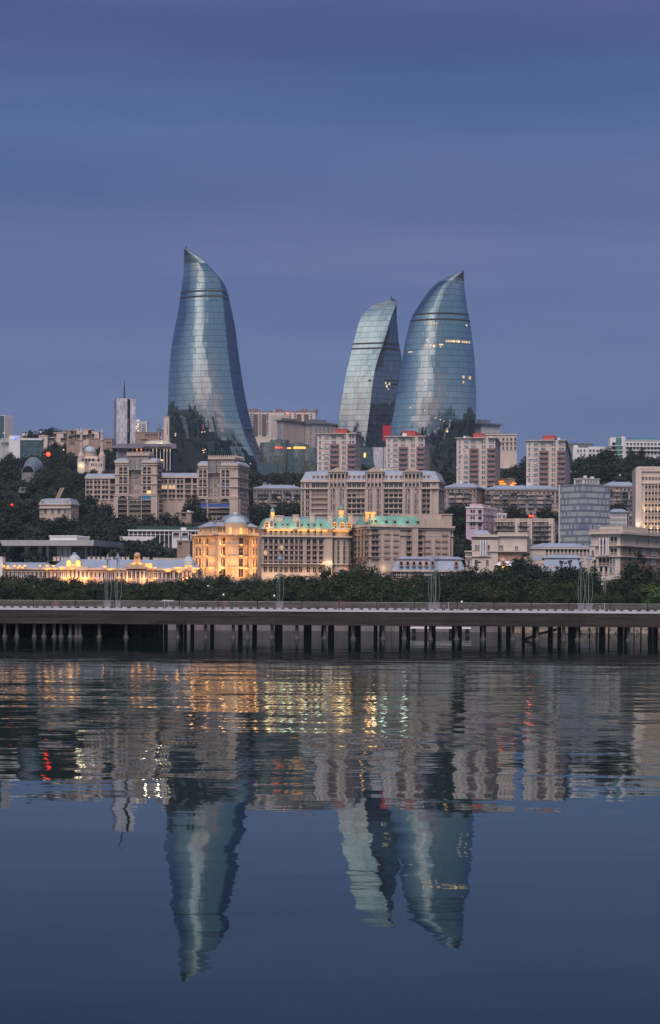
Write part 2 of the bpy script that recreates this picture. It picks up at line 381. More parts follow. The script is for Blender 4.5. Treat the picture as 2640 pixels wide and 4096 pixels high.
tc = N(nt, 'ShaderNodeTexCoord'); sp = N(nt, 'ShaderNodeSeparateXYZ'); nt.links.new(tc.outputs['Generated'], sp.inputs[0])
X, Y, Z = sp.outputs
sky = N(nt, 'ShaderNodeTexSky'); sky.sky_type = 'NISHITA'; sky.sun_disc = False
sky.sun_elevation = R(2.5); sky.sun_rotation = R(SUN_AZ)
def ramp(fac, stops):
    r = N(nt, 'ShaderNodeValToRGB'); e = r.color_ramp.elements
    while len(e) < len(stops): e.new(.5)
    for i, (p, c) in enumerate(stops): e[i].position = p; e[i].color = (*c, 1)
    nt.links.new(fac, r.inputs[0]); return r.outputs[0]
def band_col(v):
    c = N(nt, 'ShaderNodeCombineColor'); nt.links.new(mth(nt, 'MULTIPLY_ADD', v, 1.5, -.5), c.inputs[0]); nt.links.new(v, c.inputs[1]); nt.links.new(mth(nt, 'MULTIPLY_ADD', v, .6, .4), c.inputs[2]); return c.outputs[0]
def noise(vec, scale, detail=3, rough=.5):
    n = N(nt, 'ShaderNodeTexNoise'); n.inputs['Scale'].default_value = scale; n.inputs['Detail'].default_value = detail; n.inputs['Roughness'].default_value = rough
    nt.links.new(vec, n.inputs['Vector']); return n.outputs[0]
def mapping(vec, sc, loc=(0,0,0), rot=(0,0,0)):
    m = N(nt, 'ShaderNodeMapping'); m.inputs[1].default_value = loc; m.inputs[2].default_value = rot; m.inputs[3].default_value = sc; nt.links.new(vec, m.inputs[0]); return m.outputs[0]
# dusk air: pale blue at the horizon, deeper blue above, thin mauve cloud veils
warp = noise(mapping(tc.outputs['Generated'], (1.6, 1.6, 7), (5,2,0), (0, R(6), 0)), 1.6, 4, .5)
base = ramp(mth(nt, 'ADD', mth(nt, 'MULTIPLY', Z, 2.0), mth(nt, 'MULTIPLY_ADD', warp, .16, -.08)), [(0, (.138,.188,.345)), (.08, (.134,.193,.370)), (.175, (.130,.186,.368)), (.24, (.120,.174,.362)), (.30, (.125,.168,.352)), (.34, (.115,.163,.345)), (.39, (.084,.142,.333)), (.43, (.074,.126,.312)), (.475, (.082,.112,.288)), (.52, (.074,.108,.28)), (1, (.045,.08,.22))])
veil = noise(mapping(tc.outputs['Generated'], (1.3, 1.3, 9), (0,0,.35), (0, R(4), 0)), 2.2, 5, .55)
veil = mth(nt, 'MULTIPLY_ADD', veil, 4.2, -1.75, True)
front = mixc(nt, mth(nt, 'MULTIPLY', veil, .22), base, (.140,.138,.33))
blue = mth(nt, 'MULTIPLY_ADD', noise(mapping(tc.outputs['Generated'], (.8,.8,7), (3,1,.2), (0, R(-5), 0)), 2.0, 4, .5), 4.5, -2.1, True)
front = mixc(nt, mth(nt, 'MULTIPLY', blue, .22), front, (.070,.125,.310))
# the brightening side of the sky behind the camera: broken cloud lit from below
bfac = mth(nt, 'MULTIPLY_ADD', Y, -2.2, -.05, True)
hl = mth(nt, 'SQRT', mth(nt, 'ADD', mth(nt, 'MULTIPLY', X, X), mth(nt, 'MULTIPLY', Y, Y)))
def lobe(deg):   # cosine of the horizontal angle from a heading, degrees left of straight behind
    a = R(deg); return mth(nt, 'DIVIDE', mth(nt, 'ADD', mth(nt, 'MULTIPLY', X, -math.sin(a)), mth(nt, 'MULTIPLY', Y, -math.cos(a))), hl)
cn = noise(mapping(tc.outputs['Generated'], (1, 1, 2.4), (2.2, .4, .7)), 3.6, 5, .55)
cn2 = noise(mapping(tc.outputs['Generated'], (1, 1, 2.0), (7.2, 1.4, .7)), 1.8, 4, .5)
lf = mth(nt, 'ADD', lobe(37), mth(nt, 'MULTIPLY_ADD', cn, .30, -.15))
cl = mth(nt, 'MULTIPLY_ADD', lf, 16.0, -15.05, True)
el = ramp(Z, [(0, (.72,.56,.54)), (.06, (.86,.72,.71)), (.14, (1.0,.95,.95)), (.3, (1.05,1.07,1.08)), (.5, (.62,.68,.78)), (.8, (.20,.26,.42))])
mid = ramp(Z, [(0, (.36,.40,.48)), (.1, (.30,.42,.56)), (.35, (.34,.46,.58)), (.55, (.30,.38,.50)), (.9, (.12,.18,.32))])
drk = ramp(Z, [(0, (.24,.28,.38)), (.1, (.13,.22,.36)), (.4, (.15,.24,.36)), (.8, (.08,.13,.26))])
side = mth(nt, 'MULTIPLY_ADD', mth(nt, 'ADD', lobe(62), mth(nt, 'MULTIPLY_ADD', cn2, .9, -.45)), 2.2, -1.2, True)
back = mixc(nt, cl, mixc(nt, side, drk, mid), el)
band = noise(mapping(tc.outputs['Generated'], (1.0, 1.0, 10), (1.3,.7,.1), (0, R(3), 0)), 2.6, 5, .55)
band = mth(nt, 'MULTIPLY_ADD', band, .80, .58)
front = mixc(nt, 1.0, front, band_col(band), 'MULTIPLY')
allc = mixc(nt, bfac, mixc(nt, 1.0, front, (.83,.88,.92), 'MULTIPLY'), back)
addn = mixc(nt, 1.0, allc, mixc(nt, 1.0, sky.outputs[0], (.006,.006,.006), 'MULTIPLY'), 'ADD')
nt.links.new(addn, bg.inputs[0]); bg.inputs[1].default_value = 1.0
nt.links.new(bg.outputs[0], wout.inputs[0])
sl = bpy.data.lights.new('sun', 'SUN'); sl.energy = 4.4; sl.angle = R(40); sl.color = (1, .835, .78)
so = bpy.data.objects.new('sun', sl); COL.objects.link(so)
az = R(SUN_AZ); dv = Vector((math.sin(az)*math.cos(R(SUN_EL)), math.cos(az)*math.cos(R(SUN_EL)), math.sin(R(SUN_EL))))
so.rotation_euler = dv.to_track_quat('Z', 'Y').to_euler()
# ================================================================ water, ground
m, nt, out = nodes('water')
geo = N(nt, 'ShaderNodeNewGeometry'); pos = geo.outputs['Position']
sp = N(nt, 'ShaderNodeSeparateXYZ'); nt.links.new(pos, sp.inputs[0])
def slope(sc, loc, det, rough=.5, dist=0.):
    mp = N(nt, 'ShaderNodeMapping'); mp.inputs[1].default_value = loc; mp.inputs[3].default_value = sc; nt.links.new(pos, mp.inputs[0])
    n = N(nt, 'ShaderNodeTexNoise'); n.inputs['Scale'].default_value = 1; n.inputs['Detail'].default_value = det; n.inputs['Roughness'].default_value = rough; n.inputs['Distortion'].default_value = dist
    nt.links.new(mp.outputs[0], n.inputs['Vector'])
    v = N(nt, 'ShaderNodeVectorMath', operation='SUBTRACT'); v.inputs[1].default_value = (.5,.5,.5); nt.links.new(n.outputs['Color'], v.inputs[0])
    return v.outputs[0]
def vscale(v, s):
    n = N(nt, 'ShaderNodeVectorMath', operation='SCALE'); nt.links.new(v, n.inputs[0])
    if isinstance(s, (int, float)): n.inputs['Scale'].default_value = s
    else: nt.links.new(s, n.inputs['Scale'])
    return n.outputs[0]
def vadd(a, b):
    n = N(nt, 'ShaderNodeVectorMath', operation='ADD'); nt.links.new(a, n.inputs[0]); nt.links.new(b, n.inputs[1]); return n.outputs[0]
def mrange(x, a, b, c, d):
    n = N(nt, 'ShaderNodeMapRange'); n.interpolation_type = 'SMOOTHSTEP'
    for i, q in enumerate((a, b, c, d)): n.inputs[i+1].default_value = q
    nt.links.new(x, n.inputs[0]); return n.outputs[0]
ptn = N(nt, 'ShaderNodeTexNoise'); ptn.inputs['Scale'].default_value = 1; pmp = N(nt, 'ShaderNodeMapping'); pmp.inputs[3].default_value = (.04,.12,1); nt.links.new(pos, pmp.inputs[0]); nt.links.new(pmp.outputs[0], ptn.inputs['Vector'])
ptc = mth(nt, 'MULTIPLY_ADD', ptn.outputs[0], 2.2, -.1, True)
rip = mth(nt, 'MULTIPLY', mth(nt, 'MULTIPLY', mth(nt, 'MULTIPLY_ADD', ptc, .9, .4), mrange(sp.outputs[1], 40, 85, .12, 1.0)), mrange(sp.outputs[1], 120, 215, 1.0, .22))

big = vscale(slope((.16,.40,1), (0,0,0), 2, .45), .028)
med = vscale(slope((.20,.95,1), (7,3,0), 3, .5), mth(nt, 'MULTIPLY_ADD', rip, .034, .009))
smal = vscale(slope((.6,2.8,1), (1,9,4), 3, .55), mth(nt, 'MULTIPLY_ADD', rip, .050, .011))
lng = vscale(slope((.05,.30,1), (4,1,2), 2, .5), mth(nt, 'MULTIPLY', rip, .045))
sl_ = vadd(vadd(vadd(big, med), smal), lng)
mu = N(nt, 'ShaderNodeVectorMath', operation='MULTIPLY'); nt.links.new(sl_, mu.inputs[0]); mu.inputs[1].default_value = (1.0, .5, 0)
up = N(nt, 'ShaderNodeVectorMath', operation='ADD'); nt.links.new(mu.outputs[0], up.inputs[0]); up.inputs[1].default_value = (0,0,1)
nm = N(nt, 'ShaderNodeVectorMath', operation='NORMALIZE'); nt.links.new(up.outputs[0], nm.inputs[0])
d_ = N(nt, 'ShaderNodeBsdfDiffuse'); d_.inputs[0].default_value = (.003,.008,.010,1)
g_ = N(nt, 'ShaderNodeBsdfGlossy'); g_.inputs['Color'].default_value = (.79,.88,.89,1); g_.inputs['Roughness'].default_value = .012; nt.links.new(nm.outputs[0], g_.inputs['Normal'])
fr = N(nt, 'ShaderNodeFresnel'); fr.inputs[0].default_value = 1.19; nt.links.new(nm.outputs[0], fr.inputs['Normal'])
mx = N(nt, 'ShaderNodeMixShader'); nt.links.new(mth(nt, 'MINIMUM', fr.outputs[0], .56), mx.inputs[0]); nt.links.new(d_.outputs[0], mx.inputs[1]); nt.links.new(g_.outputs[0], mx.inputs[2])
nt.links.new(mx.outputs[0], out.inputs[0]); M['water'] = m
MB().poly([(-3000,-3000,0),(3000,-3000,0),(3000,401,0),(-3000,401,0)]).build('water', 'water')['kind'] = 'structure'
g = MB(); xs = [i*40-1600 for i in range(81)]; ds = [400.6+i*25 for i in range(0,92)] + [2800,3200,4000,6000]
for D in ds:
    for x_ in xs: g.v.append((x_*(1+max(0,D-1500)/1500), D, zg(x_, D)))
for j in range(len(ds)-1):
    for i in range(len(xs)-1):
        k = j*len(xs)+i; g.f.append((k, k+1, k+1+len(xs), k+len(xs))); g.m.append(0)
g.build('ground', 'hill', smooth=True)['kind'] = 'structure'
MB().box(-500, 500, 404, 440, 2.2, 2.42).build('promenade_paving', 'paving')['kind'] = 'structure'
sw = MB(); sw.box(-500, 500, 399.4, 400.6, -1.5, 3.0); sw.box(-500, 500, 399.2, 400.8, 3.0, 3.3)
for i in range(-50, 50): sw.box(i*10-.4, i*10+.4, 399.1, 399.42, -1.5, 3.0)
tag(sw.build('sea_wall', 'seawall'), 'stained grey concrete sea wall along the far shore behind the pier', 'wall')
# rocks along the right of the shore
rk = MB(); r2 = random.Random(3)
for i in range(520):
    px = r2.uniform(2050, 2720); D = r2.uniform(388, 398.5); zz = max(-.3, (D-388)/10*1.6-.3)*(.35 if px < 2230 else 1)*r2.uniform(.5,1.1)
    x_ = (px-CX)/F*D; s = r2.uniform(.35, .95)*(.6 if px < 2200 else 1)
    a = [r2.uniform(0, 6.28) for _ in range(3)]; mt = Matrix.Translation((x_, D, zz)) @ Matrix.Rotation(a[0],4,'X') @ Matrix.Rotation(a[1],4,'Z')
    t = MB().frus(-s, s*r2.uniform(.6,1), -s*.7, s*.8, -s*.5, s*r2.uniform(.3,.6), s*r2.uniform(.2,.5), s*.3); rk.add(t, mt)
tag(rk.build('shore_rocks', 'rock'), 'rough grey boulders heaped along the shore under the right of the pier', 'rocks', kind='stuff')
# ================================================================ the pier
PD = 296.0
zt = 3.77   # deck top
pier = thing('pier', 'long brown clad pier with white cable railing crossing the whole water', 'pier', (0, PD, 0))
L0, L1 = -140, 150
d = MB(); d.box(L0, L1, .3, 9.0, 3.1, zt-.12); d.box(L0, -24.5, 9.0, 44, 3.0, zt-.12)
d.build('deck', 'greyconc', pier)
k_ = MB(); k_.box(L0, L1, -.12, .55, zt-.30, zt-.02); x_ = L0
while x_ < L1:
    l_ = r2.uniform(.5, .75); k_.box(x_, x_+l_, .1, .4, zt-.016, zt+.17); x_ += l_+r2.uniform(.35, .55)
k_.build('kerb', 'kerb', pier)
f_ = MB(); nsl = 18
for i in range(nsl):
    z1 = zt-.32-i*.095; x_ = L0 - r2.uniform(0, 5)
    while x_ < L1: x2_ = min(L1, x_ + r2.uniform(3.5, 7)); f_.box(x_, x2_-.02, -.03-r2.uniform(0,.02), .06, z1-.066, z1, r2.choice([0,0,1,2,1])); x_ = x2_
f_.box(L0, L1, .062, .28, zt-.32-nsl*.095, zt-.3, 2)
f_.build('fascia', ['fasciawood', 'fasciawood_red', 'fasciawood_dark'], pier)
for i in range(6):
    MB().tube([(L0,.0,zt+.15+i*.15), (L1,0,zt+.15+i*.15)], .013 if i < 5 else .022, 5).build('rail', 'railpaint', pier)
pm = MB().box(-.055, .055, -.05, .05, zt-.02, zt+.93).box(-.16, .16, -.1, .1, zt-.018, zt+.03).mesh('rail_post', ['darkmetal'])
pts = [134,302,459,718,873,1030,1205,1356,1507,1658,1828,1977,2126,2275,2443,2590]
for px in [134-152*i for i in range(1, 12)] + pts + [2590+152*i for i in range(1, 12)]:
    link('rail_post', pm, pier, ((px-CX)/F*PD, 0, 0))
pq = MB().box(-.025, .025, -.02, .03, zt-.02, zt+.91).mesh('baluster', ['darkmetal'])
for px in (43, 168, 380, 600, 1890, 2515): link('baluster', pq, pier, ((px-CX)/F*PD, 0, 0))
def pile(px, wpx, dep, mat, z1=3.2, base=True):
    D = PD+dep; wd = wpx/F*D; k = (round(wd, 1), mat, base, z1)
    if ('pile', k) not in WCACHE:
        b = MB(); b.lathe([(.001,-1.5),(k[0]/2, -1.5), (k[0]/2, z1), (.001, z1)], seg=14)
        if base: b.lathe([(.001,.0),(k[0]/2+.14,.0),(k[0]/2+.12,.32),(.001,.33)], seg=14)
        WCACHE[('pile', k)] = b.mesh('pile', [mat])
    link('pile', WCACHE[('pile', k)], pier, ((px-CX)/F*D, dep, 0))
dk = [(38,9),(75,11),(160,11),(190,10),(260,10),(300,11),(340,10),(385,10),(538,15),(558,14),(624,14),(646,13),(664,13),(725,14),(742,10),(770,12),(849,13),(962,15),(1019,15),(1107,13),(1123,12),(1231,24),(1291,7),(1325,20),(1400,9),(1428,24),(1503,11),(1524,10),(1603,10),(1633,12),(1704,9),(1734,14),(1814,9),(1839,14),(1924,8),(1942,5),(2034,15),(2138,11),(2202,11),(2238,13),(2282,15),(2301,14),(2316,9),(2409,20),(2476,10),(2488,10),(2503,10),(2602,15),(2621,12)]
for px, wp in dk: pile(px, wp*1.3, 2.2, 'piledark', base=False)  # shade under the deck is put into these piles' near-black colour
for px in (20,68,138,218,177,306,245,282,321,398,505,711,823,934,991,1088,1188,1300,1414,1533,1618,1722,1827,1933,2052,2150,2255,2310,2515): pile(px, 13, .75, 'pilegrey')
r3 = random.Random(11)
lp = MB()
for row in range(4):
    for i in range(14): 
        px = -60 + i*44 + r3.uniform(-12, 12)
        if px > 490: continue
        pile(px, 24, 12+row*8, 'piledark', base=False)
bw = MB(); bw.box(L0, -24.5, 43, 43.6, -1, 3.1); bw.build('dark_backing', 'piledark', pier)  # added dark sheet, keeps the gaps under the wide platform black
for px, wp, top, dp in ((1996,10,2.0,6),(2004,6,1.7,6.5),(2094,14,2.3,5),(2202,22,2.9,5.2),(2360,5,1.7,7),(2388,7,2.2,6),(2409,15,2.6,6),(2436,7,1.7,8),(2537,5,1.7,9),(2564,6,2.4,7),(2602,18,2.4,8),(2626,14,2.3,8)):
    b = MB(); x_ = 0; wd = wp/F*PD; b.lathe([(.001,-1.2),(wd/2,-1.2),(wd/2*.92,top-.15),(wd/2*.5,top),(.001,top)], seg=9)
    o = b.build('broken_pile', 'piledark'); o.location = ((px-CX)/F*(PD+dp), PD+dp, 0); tag(o, 'dark broken wooden stump standing in the water behind the pier piles', 'stump', 'old stumps behind the pier')
a, b_ = P(2070, 2560, PD+4), P(2228, 2517, PD+4)
tag(MB().tube([a-Vector((0,0,.3)), (a+b_)/2+Vector((0,0,.03)), b_], .16, 7).build('fallen_beam', 'pilegrey'), 'grey timber beam leaning out of the water under the pier', 'beam')
# the light masts on the pier
def mast(px, dep, top, base=True, lbl=''):
    D = PD+dep; t = thing('light_mast', lbl, 'light mast', ((px-CX)/F*D, D, zt-.12), 0, 'bowed light masts on the pier')
    b = MB(); b.frus(-.36, .36, -.36, .36, 0, .95, -.09, -.09); b.box(-.48, .48, -.48, .48, .951, 1.0); b.build('planter', 'greymetal', t)
    zt_ = P(px, top, D).z - zt + .12
    for i in range(3):
        an = i*math.pi*2/3 + .3; c, s = math.cos(an), math.sin(an)
        pp = [(.18+.44*math.sin(math.pi*min(1,(q/12)**.75)))*1.0 for q in range(13)]
        MB().tube([(c*(pp[q]*(1-q/12*.5) if q < 12 else .14), s*(pp[q]*(1-q/12*.5) if q < 12 else .14), .9+(zt_-.9)*q/12) for q in range(13)], .024, 5).build('rod', 'paleteal', t)
    MB().tube([(0,0,.9),(0,0,zt_)], .022, 5).build('centre_pole', 'paleteal', t)
    MB().lathe([(.001,zt_-.1),(.42,zt_-.1),(.40,zt_+.02),(.16,zt_+.3),(.08,zt_+.6),(.03,zt_+.7)], seg=12).build('cap', 'metalroof_dark', t)
    MB().lathe([(.03,zt_+.68),(.015,zt_+1.6),(.001,zt_+1.62)], seg=6).build('spire', 'darkmetal', t)
mast(430, 1.1, 2237, lbl='bowed light mast at the far left of the pier with grey planter'); mast(470, 6, 2232, lbl='bowed light mast just right of the far left mast')
mast(1119, 1.1, 2236, lbl='single bowed light mast near the middle of the pier'); mast(1726, 6.5, 2242, lbl='left mast of the right of centre pair on the pier'); mast(1744, 1.1, 2234, lbl='right mast of the right of centre pair, nearer the railing')
mast(2324, 6.5, 2246, lbl='left mast of the far right pair on the pier'); mast(2355, 1.1, 2236, lbl='right mast of the far right pair, nearer the railing')
# small things on the deck and the low landing stage behind
t = thing('sheltered_bench', 'small white canopy over a bench on the pier deck', 'bench', ((672-CX)/F*300, 300, zt-.12))
MB().prism_y([(-.95,1.02),(.85,1.02),(.6,1.16),(-.5,1.2)], -.6, .6).build('canopy', 'kerb', t)
for x_ in (-.45, .05): MB().tube([(x_,0,0),(x_,0,1.02)], .05, 6).build('post', 'kerb', t)
MB().box(.2, 1.7, -.25, .25, .38, .44).box(.25,.33,-.2,.2,0,.379).box(1.55,1.63,-.2,.2,0,.379).build('seat', 'kerb', t)
for px, dp in ((1775, 3), (2400, 3)):
    t = thing('table_set', 'small white table with pole on the pier, right of the '+('middle' if px < 2000 else 'last')+' pair of masts', 'table', ((px-CX)/F*(PD+dp), PD+dp, zt-.12))
    MB().lathe([(.001,.7),(.42,.7),(.42,.75),(.001,.75)], seg=14).build('top', 'kerb', t); MB().tube([(0,0,0),(0,0,.7)], .05, 6).build('leg', 'kerb', t)
    MB().tube([(.6,0,0),(.6,0,1.1)], .035, 6).build('pole', 'kerb', t)
t = thing('landing_stage', 'low white concrete landing stage standing in the water behind the pier', 'jetty', ((1764-CX)/F*342, 342, 0))
MB().box(-4.4, 4.4, 0, 3, 1.0, 1.26).build('slab', 'white', t)
for x_ in (-3.9, -1.2, 1.5, 3.9): MB().tube([(x_, 1, -1), (x_, 1, 1)], .28, 10).build('pile', 'pilegrey', t)
#TOWERS
# ================================================================ the three flame shaped towers
def smooth_tab(rows):
    ys = [r[0] for r in rows]
    def f(y, j):
        if y <= ys[0]: return rows[0][j]
        if y >= ys[-1]: return rows[-1][j]
        i = max(k for k in range(len(ys)) if ys[k] <= y); i = min(i, len(ys)-2)
        p = [rows[max(0, min(len(rows)-1, i+q))] for q in (-1, 0, 1, 2)]
        h = p[2][0]-p[1][0]; t = (y-p[1][0])/h
        m1 = (p[2][j]-p[0][j])/max(1, p[2][0]-p[0][0])*h; m2 = (p[3][j]-p[1][j])/max(1, p[3][0]-p[1][0])*h
        return (2*t**3-3*t**2+1)*p[1][j] + (t**3-2*t**2+t)*m1 + (-2*t**3+3*t**2)*p[2][j] + (t**3-t**2)*m2
    return f
class Flame:
    def __init__(s, label, rows, D, bl, bc, be, br, zb, ktop, kbot, nf, ns, ytip, ybase, cx=.4, floor=4.7, rmax=60, crest=8):
        s.f = smooth_tab(rows); s.D = D; s.p = (bl, bc, be, br, cx, rmax); s.zb, s.kt, s.kb = zb, ktop, kbot; s.nf, s.ns = nf, ns
        xm = (rows[0][1]+rows[-1][1])/2; s.ax = xm; s.yt, s.yb = ytip, ybase
        s.O = P(xm, ybase, D); s.zt = P(xm, ytip, D).z
        s.e = thing('glass_tower', label, 'skyscraper', s.O, 0, 'curved glass flame towers on the hill')
        s.floor = floor; n = 2*int(round((s.zt-s.O.z)/floor)); s.n = n
        # more rings near the tip for a clean outline
        zs = [s.O.z + (s.zt-s.O.z)*i/n for i in range(n+1)]; s.zs = zs
        rings = [s.ring(z) for z in zs]
        def skin(i0, i1, name, mat, scale_u, j0=0, j1=None):
            b = MB(); b.uv = []
            for j in range(j0, j1 or n):
                for i in range(i0, i1):
                    q = (rings[j][i], rings[j][i+1], rings[j+1][i+1], rings[j+1][i])
                    b.poly(q); b.uv.append([((i)*scale_u, j/2), ((i+1)*scale_u, j/2), ((i+1)*scale_u, j/2+.5), (i*scale_u, j/2+.5)])
            return b.build(name, mat, s.e)
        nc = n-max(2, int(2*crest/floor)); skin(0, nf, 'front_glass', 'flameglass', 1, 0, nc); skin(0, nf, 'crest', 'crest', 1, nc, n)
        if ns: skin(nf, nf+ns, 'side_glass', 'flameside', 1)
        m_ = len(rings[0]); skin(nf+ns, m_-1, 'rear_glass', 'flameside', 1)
        BLDS.append((min(s.f(y_, 1) for y_ in range(ytip, ybase, 20)), max(s.f(y_, 3) for y_ in range(ytip, ybase, 20)), ytip, min(ybase, 1885), D))
    def ring(s, z):
        yp = HY - (z-HC)/s.D*F; bl, bc, be, br, cx, rmax = s.p
        # find the row whose own pixel height matches this z at the tower axis
        y_ = yp + (s.ax-CX)*math.tan(ROLL)
        l, e, r = s.f(y_, 1), s.f(y_, 2), s.f(y_, 3)
        tl, te, tr = (tan_(q, y_)[0] for q in (l, e, r))
        w_ = max(.3, (te-tl)*s.D); wt = max(.3, (tr-tl)*s.D)
        wd = math.sqrt(w_*w_+20*20)*.9 if w_ < 45 else w_
        hz = (z-s.zb); off = s.kt*hz*hz if hz > 0 else s.kb*hz*hz
        p0 = Vector((tl*(s.D+off+bl*wd), off+bl*wd)); p2 = Vector((te*(s.D+off+be*wd), off+be*wd))
        c = Vector((p0.x+(p2.x-p0.x)*cx, off+bc*wd))
        pts = []
        for i in range(s.nf+1):
            t = i/s.nf; q = p0*(1-t)**2 + c*2*t*(1-t) + p2*t*t; pts.append(q)
        dr = min(rmax, br*w_)*min(1, (wt-w_)*1.0/4+.15) if s.ns else be*wd
        p3 = Vector((tr*(s.D+off+dr), off+dr)) if s.ns else p2
        if s.ns:
            c2 = (p2+p3)/2 + Vector((-.06*(p3-p2).length, 0))
            for i in range(1, s.ns+1):
                t = i/s.ns; pts.append(p2*(1-t)**2 + c2*2*t*(1-t) + p3*t*t)
        c3 = (p3+p0)/2 + Vector((0, w_*.55+2)) 
        for i in range(1, 9):
            t = i/8; pts.append(p3*(1-t)**2 + c3*2*t*(1-t) + p0*t*t)
        lift = max(bl*wd, dr)*max(0, min(1, (z-s.zb)/(s.zt-s.zb)))**2*.45; zz = HC+(z-HC)*(s.D+off+lift)/s.D
        return [Vector((q.x-s.O.x, q.y, zz-s.O.z)) for q in pts]
    def band(s, y_, th, mat='darkmetal', i0=0, i1=None, name='dark_band', pr=.35):
        z = HC + (HY-y_+(s.ax-CX)*math.tan(ROLL))/F*s.D; a, b_ = s.ring(z-th/2), s.ring(z+th/2); i1 = i1 or s.nf+s.ns
        mb = MB(); cen = Vector((sum(p.x for p in a)/len(a), sum(p.y for p in a)/len(a), 0))
        def o(p): 
            d_ = Vector((p.x-cen.x, p.y-cen.y, 0)).normalized(); return p + d_*pr
        for i in range(i0, i1):
            mb.poly((o(a[i]), o(a[i+1]), o(b_[i+1]), o(b_[i]))); mb.poly((o(b_[i]), o(b_[i+1]), b_[i+1], b_[i])); mb.poly((a[i], a[i+1], o(a[i+1]), o(a[i])))
        mb.build(name, mat, s.e)
    def light(s, px, py, wpx, hpx, mat='e_soft', name='lit_window'):
        z = HC + (HY-py+(px-CX)*math.tan(ROLL))/F*s.D; best = None
        hh = hpx/F*s.D; A, B_ = s.ring(z-hh/2), s.ring(z+hh/2)
        def at(rg, t):
            for i in range(s.nf+s.ns):
                p, q = rg[i], rg[i+1]; tp = (p.x+s.O.x)/(p.y+s.D); tq = (q.x+s.O.x)/(q.y+s.D)
                if tp <= t <= tq: return p.lerp(q, (t-tp)/max(1e-9, tq-tp)) + Vector((0, -.35, 0))
            return None
        t0, t1 = tan_(px-wpx/2, py)[0], tan_(px+wpx/2, py)[0]
        c = [at(A, t0), at(A, t1), at(B_, t1), at(B_, t0)]
        if None in c: return
        b = MB(); k = [v + Vector((0, .3, 0)) for v in c]; b.poly(c)
        for i in range(4): b.poly((c[i], k[i], k[(i+1)%4], c[(i+1)%4]))
        b.build(name, mat, s.e)
T1 = Flame('tallest curved glass tower on the left, dark concave side on its right', [(995,736,736.5,737),(1006,735.6,757,762),(1031,735.5,795,803),(1059,735,829,841),(1074,734.5,841,857),(1100,733,863.5,880),(1131,729,880,902),(1161,725,886,911),(1191,720,890,919),(1236,713,894,929),(1300,700,900,942),(1375,687,907,951),(1439,680,915,960),(1515,674.5,925,971),(1609,672,941.5,988),(1646,672.5,950,997),(1692,676,964,1008),(1741,680,979,1022),(1786,684,999,1038),(1850,690,1026,1056),(1900,694,1044,1066)],
    1900, .42, -.10, .03, 1.1, 168, .0006, .0012, 42, 7, 996, 1900, rmax=27, crest=14)
for y_ in (1166, 1187): T1.band(y_, 1.3)
T3 = Flame('right curved glass tower with a row of lit windows across its upper floors', [(1084,1853.5,1855,1855.5),(1095,1813.6,1855.5,1856.5),(1113,1773,1856.5,1857.6),(1138,1736,1858.5,1859.5),(1168,1709,1861,1862),(1200,1686,1865,1866),(1227,1668,1869.5,1870.5),(1254,1652,1873.5,1874.5),(1282,1641,1880,1881),(1332,1627,1888,1889),(1386,1616,1894,1895.5),(1441,1607,1899.5,1900.5),(1513,1595.5,1903,1904.5),(1595,1582,1905,1906),(1664,1570.5,1903.5,1904.5),(1705,1562,1900,1901),(1759,1554,1893,1894),(1850,1548,1880,1881),(1900,1545,1872,1873)],
    1850, .30, -.22, .26, .5, 172, .0005, .0018, 48, 0, 1085, 1900, cx=.52)
for y_ in (1253, 1277): T3.band(y_, 1.3)
T2 = Flame('middle curved glass tower, narrowest, with a dark right side', [(1194,1560,1566,1572),(1199,1545,1582,1584),(1208,1510,1584,1586),(1214,1497,1584,1586),(1232,1473,1579,1586.5),(1257,1450,1569,1587),(1286,1436,1559,1589),(1318,1427,1550,1592),(1368,1413.6,1535,1596),(1427,1400,1514,1607),(1486,1386,1498,1604),(1545,1375,1489,1598),(1618,1363.6,1481,1590),(1709,1352,1470,1578),(1777,1345,1461,1568),(1860,1340,1450,1560)],
    1960, .30, .12, 0, .6, 190, .0006, .0010, 28, 9, 1195, 1860, cx=.5, rmax=30)
for y_ in (1372, 1392): T2.band(y_, 1.3)
T2.band(1521, 1.2, i0=23, i1=26, name='dark_slot'); T2.band(1517, 1.2, i0=32, i1=37, name='dark_slot'); T2.band(1532, 1.2, i0=33, i1=37, name='dark_slot')
for x_ in (1725,1733,1739,1747): T3.light(x_, 1294, 3.5, 9, 'e_soft')
for x_, w_ in ((1786,7),(1795,8),(1805,8),(1815,9),(1826,7),(1835,10),(1851,7),(1859,6),(1867,8),(1877,6)): T3.light(x_, 1364, w_, 8, 'e_warm' if w_ > 8 else 'e_soft')
for x_, y_, w_, h_, m_ in ((1705,1381,7,10,'e_soft'),(1723,1380,4,4,'e_warm'),(1736,1383,9,8,'e_warm'),(1765,1378,16,5,'e_warm'),(1762,1386,5,6,'e_soft'),(1707,1359,6,3,'e_warm'),(1641,1402,17,4,'e_cream'),(1701,1519,7,3,'e_warm'),(1854,1504,8,10,'e_soft'),(1880,1506,8,12,'e_soft'),(1854,1525,6,9,'e_soft'),(1867,1297,4,7,'e_warm'),(1641,1626,5,5,'e_soft'),(1699,1640,3,3,'e_white'),(1741,1671,4,4,'e_white'),(1761,1678,4,4,'e_warm'),(1776,1684,3,3,'e_white'),(1789,1724,6,7,'e_gold')): T3.light(x_, y_, w_, h_, m_)
for i in range(12): T2.light(1538+r2.uniform(0,24), 1525+r2.uniform(0,30), 5, 3, 'e_cream')  # small glowing quads scattered over one patch of glass
